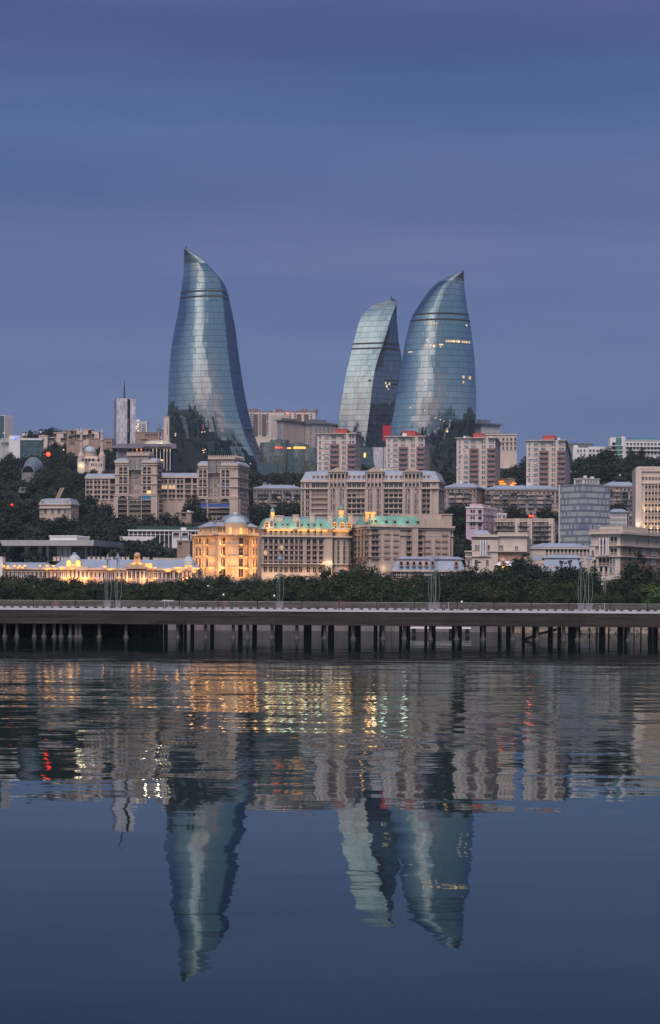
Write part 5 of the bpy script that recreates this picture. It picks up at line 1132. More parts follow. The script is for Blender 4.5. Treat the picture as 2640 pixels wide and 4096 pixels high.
b = Bld('blue_roofed_hall', 'hall with steep pale blue roof and small arched dormers behind the cypresses', 'building', 2172, 2318, 2335, 2285, 2380, 800, -10, vis=2290)
W, L, H = b.W, b.L, b.H; L = 14; b.L = L; shell(b, 'stone_brown', 4); b.part(MB().frus(-.3, W+.3, -.3, L, H+.002, b.z(2232), 1.0, 1.4).frus(-.5, W+.5, .6, L, b.z(2232)+.01, b.z(2218), 2, 4), 'roof', 'metalroof'); b.part(MB().frus(-4, 0, 1, 8, b.z(2240), b.z(2218), 1, 2), 'side_roof', 'metalroof_dark')
for q in (2180,2193,2206,2219): MB().box(-.4,.4,-.4,1,0,1.3).lathe([(.001,1.3),(.45,1.3),(.3,1.6),(.001,1.7)], (0,.1,0), 8).build('dormer', 'peach', b.e, (b.x(q)+1, .5, H+.3)); b.win('F', b.x(q)+1, H+.9, .45, .8, 'darkarch', off=.08)
b.done()
# right hand classical mass
b = Bld('grand_classical_house', 'large weathered beige classical house with tall loggia and arches at the right', 'building', 2364, 2480, 2680, 2130, 2330, 830, -32, vis=2295)
W, L, H = b.W, b.L, b.H; X = b.x; w_ = MB(); w_.box(0, W, 0, L, -6, H); w_.box(-.5, X(2385), -.6, -.003, -6, b.z(2180)); b.part(w_, 'wall', 'cream')
w_ = MB().box(W+.01, W+.25, .1, L, -5, b.z(2183)); b.part(w_, 'side_render', 'stone_brown')
mb = MB()
for z0, z1, pr in ((H-.5,H+.3,1.2),(b.z(2184),b.z(2180),.8),(b.z(2227),b.z(2223),.6)): b.strip(mb, 'F', -.4, W+pr, z0, z1, pr); b.strip(mb, 'R', .02, L, z0+.003, z1+.003, pr+.3)
for i in range(26): mb.box(W*(i+.5)/26-.12, W*(i+.5)/26+.12, -1.1, -.8, H+.31, H+1.1)
mb.box(-.4, W+1, -1.12, -.78, H+1.101, H+1.25); b.part(mb, 'cornice', 'cream'); b.part(MB().box(.2, W-.2, .2, L-.2, H+.304, H+.4), 'roof', 'greyconc')
for q in (2402,2415,2428,2436): MB().tube([(X(q),-.7,b.z(2222)),(X(q),-.7,b.z(2150))], .34, 8).build('column', 'white', b.e)
for q in (2408,2421): b.win('F', X(q), b.z(2185), 1.1, 4.6, 'dark', frame='cream'); 
for q in (2448,2462): b.win('F', X(q), b.z(2160), 1.0, 2.2, 'dark', frame='cream'); b.win('F', X(q), b.z(2205), 1.1, 2.0, 'dark', frame='cream')
for q in (2402,2417,2432): b.win('F', X(q), b.z(2246), 1.3, 2.8, 'darkarch', frame='cream')
for q in (2444,2456): b.win('F', X(q), b.z(2243), .9, 2.6, 'plain', frame='white'); b.win('F', X(q), b.z(2280), .9, 2.2, 'plain', frame='white')
for q in (2374,): b.win('F', X(q), b.z(2210), .8, 1.8, 'plain', off=-.6, frame='white')
for q in (2405,2425): b.win('F', X(q), b.z(2282), 1.0, 2.6, 'dark', frame='cream')
def yy(q): return b.y(q)
for q, y_, w2, h2, fr in ((2517,2204,1.5,1.9,'stone_brown'),(2517,2240,1.5,1.7,'stone_brown'),(2575,2202,1.3,1.9,'white'),(2615,2204,3.2,2.0,'white'),(2612,2240,2.6,2.4,'white'),(2548,2160,.9,1.8,'cream'),(2594,2160,.9,1.8,'cream'),(2628,2158,.9,1.0,'cream')):
    b.win('R', yy(q), b.z(y_), w2, h2, 'plain', off=-.25 if y_ > 2185 else 0, frame=fr, pane='vaultglass' if fr == 'white' else 'pane')
MB().box(W-9, W, 2, L*.55, H+.41, H+2.2).build('rooftop_room', 'cream', b.e); b.done()
t = Bld('truss_canopy', 'grey steel truss canopy frame standing before the large classical house', 'canopy', 2368, 2482, 2486, 2302, 2375, 640, 0, L=8)
W, H = t.W, t.H; mb = MB()
for y_ in (0, 6):
    for z in (H, H-.7): mb.tube([(0,y_,z-1.0),(W,y_,z)], .07, 5)
    n = 12
    for i in range(n): x0, x1 = W*i/n, W*(i+1)/n; mb.tube([(x0,y_,H-1+x0/W-(.7 if i % 2 else 0)),(x1,y_,H-1+x1/W-(0 if i % 2 else .7))], .05, 4)
t.part(mb, 'truss', 'railpaint')
for x_ in (1.5, W*.45):
    for y_ in (0, 6): mb = MB(); [mb.tube([(x_+a,y_,-2),(x_+a,y_,H-1.2)], .05, 4) for a in (-.25,.25)]; [mb.tube([(x_-.25 if i % 2 else x_+.25,y_,H-1.2-i*.5),(x_+.25 if i % 2 else x_-.25,y_,H-1.7-i*.5)], .03, 4) for i in range(10)]; t.part(mb, 'leg', 'railpaint')
#BUILD3
def text(b, s, loc, size, mat, name, ext=.08, rz=0, align='CENTER'):
    c = bpy.data.curves.new(name, 'FONT'); c.body = s; c.size = size; c.extrude = ext; c.align_x = align; c.offset = size*.012
    c.materials.append(M[mat]); o = bpy.data.objects.new(name, c); me = bpy.data.meshes.new_from_object(o); bpy.data.objects.remove(o); o = bpy.data.objects.new(name, me); COL.objects.link(o); o.parent = b.e; o.location = loc; o.rotation_euler = (R(90), 0, rz); return o
# ================================================================ skyline behind, left
b = Bld('slab_tower', 'tall pale grey slab tower with dark vertical strip and rooftop antenna', 'office tower', 454, 466, 541, 1592, 1800, 1700, 12, vis=1778, L=16)
W, L, H = b.W, b.L, b.H; shell(b, 'slabtower', 10); x0, x1 = b.x(509), b.x(520); o = MB().box(x0, x1, -.35, -.002, -4, H-.4); b.part(o, 'dark_strip', 'pane_dark')
for i in range(5): MB().box(x0+.5, x0+.9, -.42, -.36, b.z(1680+i*11), b.z(1678+i*11)).build('lit_pane', 'e_cream', b.e)
MB().box(b.x(484)-2, W-.3, 2, L, H, H+.5).build('roof', 'darkmetal', b.e)
xa = b.x(500); m_ = MB(); m_.tube([(xa,5,H),(xa,5,H+9)], .5, 6).tube([(xa,5,H+9),(xa,5,b.z(1517))], .22, 6)
for z in (1,3,5,7): m_.box(xa-.9, xa+.9, 4.9, 5.1, H+z, H+z+.2)
b.part(m_, 'antenna', 'darkmetal'); b.done()
b = Bld('striped_block', 'block with white vertical fins and dark glass side at the far left edge', 'office building', -30, 18, 50, 1663, 1790, 1750, -28, vis=1752)
W, L, H = b.W, b.L, b.H; shell(b, 'tealcurtain', 5); m_ = MB().box(W+.01, W+.5, -.3, 2.2, -4, H+.8); 
for i in range(9): a = 3.2+(L-3.5)*i/8; m_.box(W+.01, W+.6, a-.3, a+.3, -4, H)
m_.box(W+.012, W+.3, 2.21, L, H-.5, H+.5); m_.box(-.2, W, -.2, L, H+.003, H+.4); b.part(m_, 'fins', 'white'); b.done()
b = Bld('broadcaster_building', 'low white block with lit blue logo and teal glass wing', 'office building', 35, 80, 84, 1742, 1810, 1600, 0, vis=1790, L=12)
W, L, H = b.W, b.L, b.H; shell(b, 'white', 6); m_ = MB().box(W+.01, b.x(166), 1, L, -6, b.z(1760)); b.part(m_, 'glass_wing', 'tealcurtain'); m_ = MB().box(W+.012, b.x(166)+.4, .6, L, b.z(1760)+.002, b.z(1752)); b.part(m_, 'roof_band', 'white')
m_ = MB().box(b.x(4), -.01, 1, L, -6, b.z(1752)).box(b.x(-30), b.x(4)-.01, 2, L, -6, b.z(1757)); b.part(m_, 'side_wing', 'slatewhite'); 
for q in (8,16,24,31): b.win('F', b.x(q), b.z(1775), 1.1, 2.2, 'plain', off=1, frame='white')
text(b, 'AZ', (b.x(50), -.15, b.z(1756)), 1.9, 'e_white', 'logo_letters'); a0 = b.x(55); MB().prism_y([(a0, b.z(1758)), (a0+1.2, b.z(1758)), (a0+1.2, b.z(1760)), (a0+2.9, b.z(1752.5)), (a0+1.2, b.z(1745)), (a0+1.2, b.z(1747)), (a0, b.z(1747))], -.18, -.05).build('logo_arrow', 'e_blue', b.e); text(b, 'TV', (a0+1.1, -.3, b.z(1756)), 1.5, 'e_white', 'logo_letters'); b.done()
def house(lbl, xl, xr, yt, yb, D, m='cream', wins=(), L=10, par=.5, name='house', vis=None, th=0, roofm=None):
    b = Bld(name, lbl, 'house' if name == 'house' else 'building', xl, xr, xr+3, yt, yb, D, th, L=L, vis=vis or yb)
    shell(b, m, 7); flat_roof(b, roofm or m, par, roofm or m)
    for q, y_, w2, h2 in wins: b.win('F', b.x(q), b.z(y_), w2, h2, 'dark', frame='cream')
    return b.done()
house('stepped beige hillside house, left one of the terrace', 185, 214, 1752, 1800, 1735, 'stone_light', [(189,1761,1.3,3),(195,1761,1.3,3),(202,1760,1.2,2.8),(210,1758,3.2,2.6)], vis=1770)
house('stepped beige hillside house, middle one of the terrace', 214, 262, 1733, 1800, 1745, 'stone_light', [(219,1742,2.5,2.8),(258,1743,1.5,3.2),(253,1759,4,2.6)], vis=1770)
house('beige hillside house with tall openings, right of the terrace middle', 250, 300, 1724, 1790, 1765, 'stone_brown', [(289,1733,2.2,4),(283,1750,3,2.6),(294,1748,1.2,2.6),(300,1748,1.2,2.6)], vis=1760)
house('large beige flat roofed hillside house behind the minarets', 296, 366, 1720, 1790, 1785, 'stone_light', [(361,1731,3.4,5),(314,1746,3,3),(335,1748,3.6,3),(356,1745,4,2.6)], vis=1760)
house('reddish stone hillside block with low wall in front of the stepped houses', 266, 320, 1762, 1800, 1690, 'stone_brown', [(282,1772,1.2,1.2),(289,1772,1.2,1.2),(296,1772,1.2,1.2)], vis=1792)
house('long low hillside block with two bright lamps, right of the minaret', 366, 396, 1727, 1790, 1775, 'stone_light', [(372,1742,2,3)], vis=1757)
house('low mauve stone range between the minarets and the slab tower', 355, 449, 1756, 1800, 1700, 'stone_brown', [(430,1772,1.2,2),(440,1772,1.2,2)], vis=1770)
b = house('pale house with two white garage fronts far behind the teal glass wing', 88, 116, 1731, 1760, 1830, 'greymetal', [], vis=1744)
for q in (94, 108): MB().box(b.x(q)-1.1, b.x(q)+1.1, -.15, -.01, b.z(1742), b.z(1733)).build('white_front', 'white', b.e)
house('tan wall block between teal wing and the stepped houses', 155, 190, 1744, 1800, 1725, 'stone_light', [], vis=1770)
# small white tower with lit windows, low beige range, narrow beige tower
b = Bld('white_tower_block', 'small white framed tower block with warm lit windows at its left', 'apartment tower', 541, 588, 594, 1689, 1760, 1900, -6, vis=1728); W, L, H = b.W, b.L, b.H
shell(b, 'white', 5); flat_roof(b, 'white', .6, 'white'); b.part(MB().box(0, W*.3, 3, 8, H+.4, H+2.6), 'rooftop_room', 'white')
for k in range(5):
    for i, q in enumerate((546,552,560,568,574,580)): b.win('F', b.x(q), b.z(1697+8.5*k), 1.0, 1.2, 'lit' if i < 2 and (k+i) % 3 else 'plain', frame='white', pane='e_warm' if i < 2 and (k+i) % 3 else 'pane_blue')
b.done()
house('long low beige range with small square windows left of the tallest glass tower', 541, 638, 1731, 1800, 1800, 'stone_brown', [(583,1741,1.4,1.6),(594,1741,1.4,1.6),(606,1741,1.4,1.6),(617,1741,1.4,1.6),(628,1741,1.4,1.6)]+[(565+i*4,1762,.5,2.2) for i in range(7)], vis=1770, name='low_range')
house('dark little building with a pointed turret left of the tallest glass tower', 629, 655, 1719, 1770, 1850, 'slatviolet', [], vis=1740)
b.e; o = FOOT[-1]; MB().lathe([(1.3,0),(1.2,1.5),(.05,5.5),(.001,5.6)], (1.5,2,o.H+.3), 6).build('turret', 'slatviolet', o.e)
b = Bld('narrow_beige_tower', 'narrow beige tower with window slits tucked against the tallest glass tower', 'tower block', 655, 676, 682, 1667, 1780, 1800, 0, vis=1757, L=10)
shell(b, 'cream', 5); flat_roof(b, 'stone', .5, 'stone'); b.part(MB().box(b.x(668), b.x(670), -.1, -.002, b.z(1740), b.z(1690)), 'window_slit', 'pane_dark')
b.part(MB().tube([(b.x(670),2,b.H),(b.x(672),2,b.H+7)], .15, 5).tube([(b.x(664),2,b.H+1),(b.x(674),2,b.H+5)], .12, 5), 'crane_arm', 'darkmetal'); b.done()
# round hall with dome
b = Bld('round_hall', 'broad hall with shallow floodlit dome, dark fascia and lit columns', 'public building', 470, 688, 700, 1795, 1860, 1650, 0, vis=1842, L=40)
W, L, H = b.W, b.L, b.H; w_ = MB().box(0, b.x(512), 0, L, -6, H).box(b.x(512), W, 6, L, -6, H); b.part(w_, 'wall', ['slatviolet'])
m_ = MB(); m_.prism_y([(b.x(442),H),(W+3,H),(W+3,H+3.3),(b.x(474),H+3.3),(b.x(442),H+.8)], -3, L); b.part(m_, 'fascia', 'slatviolet')
b.part(MB().box(b.x(512), W, 5.8, 5.99, -5, H-.01), 'glass_front', 'pane_dark')
MB().lathe([(11.5,0),(10.6,.9),(8.2,2.1),(5,3.0),(2,3.35),(.001,3.4)], (b.x(626)+0, 12, H+3.31), 32).build('dome', 'domelight', b.e, smooth=True)
for q in (531,548,565,582,597,612,627,642,656,668,681):
    x_ = b.x(q); MB().box(x_-.22, x_+.22, -1.2, -.8, -5, H-.01).build('column', 'white', b.e)
    if q in (548,565,612,627,656,668,681): b.lamp((x_, -1.8, H-1.2), 60, (1,.8,.5) if q > 600 else (1,.3,.15), .2); MB().box(x_-.25, x_+.25, -1.5, -1.22, H-1.2, H-.4).build('lamp', 'e_cream' if q > 600 else 'e_orange', b.e)
MB().box(b.x(597), b.x(620), 0, 1, b.z(1842), b.z(1838)).build('glowing_sill', 'e_cream', b.e); MB().box(b.x(640), b.x(652), 0, 1, b.z(1843), b.z(1838)).build('glowing_sill', 'e_gold', b.e); MB().box(b.x(602), b.x(608), 3, 3.3, b.z(1811), b.z(1808)).build('lit_sign', 'e_orange', b.e)  # sills glow themselves, the light on them is put into the material
text(b, 'AZƏRBAYCAN RESPUBLİKASI', (b.x(628), -3.15, H+.35), 1.55, 'letters', 'fascia_lettering'); MB().lathe([(.42,0),(.7,0),(.7,.1),(.42,.1)], seg=16).build('emblem', 'cream', b.e, (b.x(658), -3.12, H+2.5)).rotation_euler = (R(90),0,0)
for q in (590, 640): b.lamp((b.x(q), -1, H+4.2), 700, (1,.85,.6), .4)
MB().tube([(b.x(647),0,H+3.3),(b.x(647),0,H+10)], .12, 5).build('flagpole', 'white', b.e); MB().lathe([(.001,-.4),(.4,0),(.001,.4)], (b.x(643),-1,b.z(1752)), 8).build('lamp', 'e_cream', b.e); b.done()
# mosque
b = Bld('domed_mosque', 'small stone mosque with pale dome and two slender minarets', 'mosque', 309, 404, 408, 1836, 1890, 1500, 0, vis=1880, L=16); W, L, H = b.W, b.L, b.H
w_ = MB().box(0, W, 0, L, -6, H); w_.box(b.x(330), b.x(382), -.8, -.002, -6, H-1.5); w_.frus(b.x(322), b.x(394), 1, L-1, H+.001, b.z(1824), 1.5, 1); b.part(w_, 'wall', 'stone'); cx_ = b.x(353)
MB().lathe([(4.5,0),(4.5,2.1),(4.75,2.15),(4.75,2.5),(.001,2.5)], (cx_, 7, b.z(1823)), 16).build('drum', 'stone', b.e); zd = b.z(1806); MB().lathe([(4.2,0),(4.15,.9),(3.6,2.2),(2.5,3.1),(1.2,3.7),(.15,4.0),(.001,4.5)], (cx_, 7, zd), 20).build('dome', 'dome_lead', b.e, smooth=True)
for q in (345,358,373,394,332): b.win('F', b.x(q), b.z(1842), 1.5 if q != 332 else 1.1, 2.6, 'darkarch', off=-.8 if q in (345,358,373) else 0)
for q, yt in ((323,1697),(406,1700)):
    x_ = b.x(q); z = b.z; MB().lathe([(2.4,-5),(2.2,z(1822)),(1.15,z(1808)),(.95,z(1765)),(1.35,z(1760)),(1.35,z(1756)),(.9,z(1755)),(.85,z(1733)),(1.1,z(1732)),(1.1,z(1730)),(.001,z(1730))], (x_, 2, 0), 12).build('minaret', 'stone', b.e); MB().lathe([(.95,z(1730)+.01),(.08,z(yt+8)),(.04,z(yt)),(.001,z(yt))], (x_, 2, 0), 12).build('spire', 'dome_lead', b.e)
pb = MB().box(b.x(318), b.x(345), -9, -6, -10, b.z(1852)).box(b.x(362), b.x(418), -9, -6, -10, b.z(1850)); b.part(pb, 'lower_wall', 'cream')
for q, p_, c_ in ((325,170,(1,.85,.45)),(338,140,(1,.85,.45)),(378,60,(1,.9,.7))): b.lamp((b.x(q), -10.5, b.z(1866)), p_, c_, .3)
for q in (357,372,380,390,402,411): b.win('F', b.x(q), b.z(1862), .9, 1.7, 'plain', off=-9)
b.done()
# vaulted station and track
t = thing('vaulted_station', 'ribbed glass vault station of the hillside railway among the trees', 'station', P(112, 1900, 1420))
z0 = P(112,1900,1420).z; v = MB(); n = 16; pxm = 1420/F
def vring(u):   # flaring ribbed vault, front opening to the raised back end
    r_ = (24+(36-24)*u)*pxm; cz = P(112,1861,1420).z - z0 - 26*pxm*1.1 + u*(31+6)*pxm - u*(36-24)*pxm; return [(math.cos(math.pi*i/n)*r_ + u*9*pxm, u*14, cz + math.sin(math.pi*i/n)*r_*1.1) for i in range(n+1)]
for j in range(9):
    k = len(v.v); v.v += vring(j/8)
    if j:
        for i in range(n): v.f.append((k+i, k+i+1, k-n+i, k-n-1+i)); v.m.append(0)
v.build('vault', 'vaultglass', t)
for u in (0, 1): MB().tube([(x_, y_-.05, z_+.08) for x_, y_, z_ in vring(u)], .16, 6).build('arch_rim', 'slatewhite', t)
f0 = vring(.06); MB().poly([(x_*.98, 1.0, z_) for x_, y_, z_ in f0]).build('end_wall', 'pane_dark', t)  # dark sheet painting the shade inside the vault's open mouth
MB().box(-3.9, 3.9, 1.2, 12, -8, f0[0][2]-.05).build('base', 'greyconc', t); BLDS.append((80,165,1832,1890,1420))
def track(lbl, x0, y0, x1, y1, D0, D1, wd):
    a, c = P(x0, y0, D0), P(x1, y1, D1); t = thing('funicular_track' if wd > 3 else 'hill_stairway', lbl, 'track' if wd > 3 else 'stairway', a); d_ = c-a
    m_ = MB()
    for s_ in (-wd/2, wd/2-.5): m_.poly([(s_,0,0),(s_+.5,0,0),(s_+.5+d_.x,d_.y,d_.z),(s_+d_.x,d_.y,d_.z)]); m_.poly([(s_,0,0),(s_+d_.x,d_.y,d_.z),(s_+d_.x,d_.y,d_.z-2),(s_,0,-2)])
    for i in range(30): q = d_*(i/30); m_.box(-wd/2+q.x, wd/2+q.x, q.y, q.y+.4, q.z-.8, q.z-.15)
    m_.build('rails', 'greymetal' if wd > 3 else 'stone_brown', t)
track('steep hillside railway track running down from the vaulted station', 86, 1966, 111, 1905, 1290, 1400, 3.6); track('pale stone stairway climbing the wooded slope left of the beige wing', 231, 1989, 250, 1950, 1200, 1260, 2.0)
# ================================================================ skyline behind, right of the tallest tower
b = Bld('pink_apartment_range', 'long pink and white apartment range with dark red roof boxes behind the tallest tower', 'apartment block', 985, 1262, 1272, 1648, 1760, 2100, -3, vis=1738, L=14); W, L, H = b.W, b.L, b.H
shell(b, 'apartment', 6); flat_roof(b, 'apartment', .6, 'mauve')
for q0, q1 in ((994,1030),(1100,1124),(1203,1227),(1255,1270)): MB().box(b.x(q0), b.x(q1), 2, 8, H+.2, H+2.8).build('roof_box', 'mauve', b.e)
MB().box(b.x(1085), b.x(1150), -.6, -.01, -4, H-3).build('centre_block', 'apartment_grey', b.e)
for k in range(9):
    z = b.z(1657+9.6*k)
    for q in (1003,1012,1040,1070,1140,1160,1180,1245): b.win('F', b.x(q), z, 1.5, 1.3, 'plain', frame='white')
    for q in (1023,1056,1196,1225): b.bal('F', b.x(q), z-1, 4, 1.2, 1., 'mauve' if q > 1100 or k % 2 else 'greymetal')
MB().lathe([(.001,-.5),(.8,0),(.001,.5)], (b.x(1151),-2,b.z(1654)), 8).build('red_lamp', 'e_red', b.e); b.done()
b = Bld('blank_sided_block', 'grey block with blank plaster side and strip of dark windows', 'apartment block', 1108, 1131, 1226, 1682, 1800, 1950, 50, vis=1780); W, L, H = b.W, b.L, b.H
shell(b, 'apartment_grey', 6); b.part(MB().box(-1.5, W+1.5, -1.5, L+1.5, H+.002, H+.8).box(2, W-4, 3, L-3, H+.801, H+2.6), 'roof', 'greymetal'); 
for k in range(8):
    for a in lin(.8, L-.8, 2): b.win('L', a, b.z(1694+12*k), 2.2, 1.7, 'plain', frame='white', pane='pane_blue')
b.done()
b = Bld('blue_windowed_block', 'grey block with wide blue window bands right of the blank sided one', 'apartment block', 1208, 1256, 1352, 1695, 1800, 1960, 35, vis=1774); W, L, H = b.W, b.L, b.H
shell(b, 'apartment_grey', 6); b.part(MB().box(-1.2, W+1.2, -1.2, L+1.2, H+.002, H+.9).box(1, W*.6, 3, L-3, H+.901, H+4.).box(W*.65, W*.9, 3, L-3, H+.902, H+2.), 'roof', 'greymetal')
for k in range(7):
    b.grid('F', lin(0, W, 6), [b.z(1707+12*k)], 2.6, 1.9, 'blue', frame='white', pane='pane_blue'); b.grid('L', lin(0, L, 2), [b.z(1707+12*k)], 1.6, 1.8, 'plain', frame='white')
b.done()
# curved podium mall beneath the towers
t = Bld('curved_mall', 'grey green panelled mall with rounded drums and glass walls between the towers', 'shopping centre', 1046, 1268, 1275, 1800, 1905, 1780, 0, vis=1895, L=30); W, L, H = t.W, t.L, t.H; X = t.x
t.part(MB().box(0, W+12, 4, L, -8, H-2), 'glass_wall', 'tealcurtain')
for q, r_, yt, m_ in ((1072,6.4,1770,'greypanel'),(1118,7.6,1758,'greypanel'),(1197,7.4,1774,'greypanel'),(1240,7,1790,'greypanel')):
    zz_ = t.z(yt); t.part(MB().lathe([(.001,-8),(r_*.82,-8),(r_,zz_*.55),(r_*.98,zz_-.4),(r_*.9,zz_),(.001,zz_+.6)], (X(q), 6, 0), 24), 'drum', m_)
t.part(MB().box(X(1150), X(1180), 0, 12, -8, t.z(1782)), 'glass_bay', 'tealcurtain'); t.part(MB().box(X(1030), X(1110), -2, 3, -8, t.z(1853)), 'front_wing', 'tealcurtain')
for q, m_, y0 in ((1103,'e_red',-2.2),(1110,'e_orange',-2),(1117,'e_red',-1.9),(1126,'e_red',-2)): MB().box(X(q)-.35, X(q)+.35, y0-.1, y0+.2, t.z(1794), t.z(1790)).build('lit_sign', m_, t.e)
MB().box(X(1148), X(1165), -1, -.8, t.z(1796), t.z(1791)).build('lit_window', 'e_amber', t.e); MB().lathe([(7.5,0),(7.5,1.6),(7.4,1.6),(7.4,0)], (X(1197), 6, t.z(1796)), 24, a0=math.pi*1.25, a1=math.pi*1.72).build('lit_window', 'e_amber', t.e); MB().box(X(1180), X(1215), 4, 8, t.z(1774), t.z(1768)).build('roof_room', 'greypanel', t.e); t.done()
t = Bld('dark_podium', 'dark glass podium with lit yellow window beneath the middle tower', 'building', 1440, 1545, 1550, 1790, 1905, 1830, 0, vis=1860, L=20); W, L, H = t.W, t.L, t.H
t.part(MB().box(0, t.x(1500), 0, L, -8, H), 'glass_wall', 'tealcurtain'); t.part(MB().prism_y([(t.x(1490),H),(t.x(1545),H),(t.x(1536),-6),(t.x(1502),-6)], -2, 12), 'slanted_bay', 'slabtower'); MB().box(t.x(1455), t.x(1463), -.3, -.05, t.z(1830), t.z(1812)).build('lit_window', 'e_gold', t.e)
for q in (1523,1530,1538): MB().box(t.x(q)-.5, t.x(q)+.5, -3, -2.8, t.z(1882), t.z(1878)).build('lamp', 'e_cream', t.e)
t.done()
t = Bld('red_banner_wall', 'plain bright red panel standing between the middle and right glass towers', 'banner', 1531, 1562, 1568, 1701, 1880, 1800, -6, vis=1765, L=1.2); t.part(MB().box(0, t.W, 0, t.L, t.z(1764), t.H), 'panel', 'redbanner'); t.part(MB().box(.3, .7, .3, .9, -5, t.z(1764)-.01).box(t.W-.7, t.W-.3, .3, .9, -5, t.z(1764)-.01), 'post', 'darkmetal')
b = Bld('overhang_block', 'pale block with dark overhanging roof just right of the right glass tower', 'building', 1895, 1925, 1999, 1696, 1800, 1900, 40, vis=1732); W, L, H = b.W, b.L, b.H; shell(b, 'white', 6); b.part(MB().box(-2, W+2, -2, L+2, H+.002, H+1), 'roof', 'slatviolet'); b.part(MB().box(1, W*.6, 2, L-2, H+1.001, H+4), 'rooftop_room', 'metalroof_dark')
b.grid('L', lin(0, L, 3), [b.z(1706+11*k) for k in range(3)], 1.4, 1.6, 'plain', frame='white'); b.done()
b = Bld('tan_window_block', 'tan stone block with evenly spaced windows behind the third apartment tower', 'building', 1940, 2067, 2071, 1737, 1840, 1650, -3, vis=1800, L=14); W, L, H = b.W, b.L, b.H; shell(b, 'stone_light', 6); strips(b, [('F', -.2, W+.2, H-.6, H+.2, .5), ('F', 0, W, b.z(1769), b.z(1767), .3)])
b.grid('F', [b.x(q) for q in (1945,1962,1979,1996,2013,2029,2045,2061)], [b.z(1757), b.z(1775), b.z(1793)], 1.4, 2.1, 'plain', frame='cream'); b.part(MB().box(0, b.x(2000), .5, L, H+.201, H+1.0), 'roof', 'greymetal'); b.done()
# clinic on the right ridge
b = Bld('ridge_clinic', 'long white clinic on the right ridge with green stair tower and roof letters', 'hospital', 2502, 2690, 2695, 1763, 1850, 1700, 0, vis=1812, L=14); W, L, H = b.W, b.L, b.H; X = b.x; shell(b, 'white', 8)
strips(b, [('F', 0, W, b.z(1789), b.z(1786.5), 1.2), ('F', 0, W, b.z(1805), b.z(1802.5), 1.2), ('F', 0, W, H, H+.4, .4)], m='white')
b.grid('F', [X(2510+14*i) for i in range(13)], [b.z(1778), b.z(1795), b.z(1813)], 1.6, 1.8, 'dark', frame='white')
w_ = MB(); w_.box(X(2440), X(2502)-.01, -.5, 12, -10, b.z(1751)); w_.box(X(2484), X(2498), -1.2, -.51, -10, b.z(1747)); b.part(w_, 'stair_tower', 'white')
for k in range(4): z = b.z(1838-17.5*k); MB().box(X(2441)-.6, X(2490), -3.2, -.52, z-.25, z+.15).build('slab', 'white', b.e)
cx_ = X(2474); MB().lathe([(.001,-8),(1.9,-8),(1.9,b.z(1753)),(.001,b.z(1753))], (cx_, -1.1, 0), 16).build('green_glass', 'greenglass', b.e)
for k in range(4): MB().box(X(2448), X(2462), -.7, -.52, b.z(1835-17.5*k), b.z(1824-17.5*k)).build('dark_opening', 'pane_dark', b.e)
text(b, 'MƏRKƏZİ KLİNİKA', (X(2510), .3, H+.35), 2.35, 'signgreen', 'roof_letters', .15, align='LEFT'); MB().lathe([(1,0),(.8,.8),(.001,1.1)], (X(2492),2,b.z(1747)), 10).build('red_cap', 'mauve', b.e); MB().tube([(X(2472),2,b.z(1751)),(X(2472),2,b.z(1725))], .1, 5).build('antenna', 'darkmetal', b.e)
w_ = MB().box(X(2355), X(2440)-.01, 1, 12, -10, b.z(1788)).box(X(2292), X(2354), 0, 10, -10, b.z(1793)).box(X(2296), X(2312), 2, 8, b.z(1793)+.01, b.z(1782)); b.part(w_, 'low_wing', 'white')
for q in (2362,2376,2390,2404,2418,2431): b.win('F', X(q), b.z(1805), 1.6, 1.7, 'dark', off=1, frame='white'); b.win('F', X(q), b.z(1823), 1.6, 1.8, 'dark', off=1, frame='white')
for q, y_ in ((2312,1806),(2324,1806),(2338,1805),(2324,1823),(2338,1823)): b.win('F', X(q), b.z(y_), 1.2, 1.7, 'dark', frame='white')
strips(b, [('F', X(2355), X(2440), b.z(1814), b.z(1812), .3)], m='white'); BLDS.append((2295,2500,1750,1828,1700)); b.done()
house('distant grey roofed range at the left end of the ridge clinic', 2270, 2372, 1776, 1830, 1900, 'greymetal', [], vis=1785, name='distant_range')
house('low beige wall house with orange signs between the two right apartment towers', 2000, 2060, 1918, 1960, 1330, 'stone_brown', [], vis=1935, name='low_range'); b = FOOT[-1]
for q, y_, w2 in ((2003,1927,3),(2010,1936,3.6),(2048,1940,1.8),(2056,1934,2.4),(2002,1945,1)): MB().box(b.x(q)-w2/2, b.x(q)+w2/2, -1, -.8, b.z(y_+2), b.z(y_-2)).build('lit_sign', 'e_orange', b.e)
house('rough stone retaining house ruin under the twin towers', 715, 765, 2052, 2100, 1120, 'stone_brown', [(735,2062,2,2)], vis=2080, name='stone_ruin')
house('small rough stone house above the golden waterfront', 708, 760, 2166, 2230, 1010, 'stone_brown', [(720,2178,1.6,1.6)], vis=2195, name='stone_house')
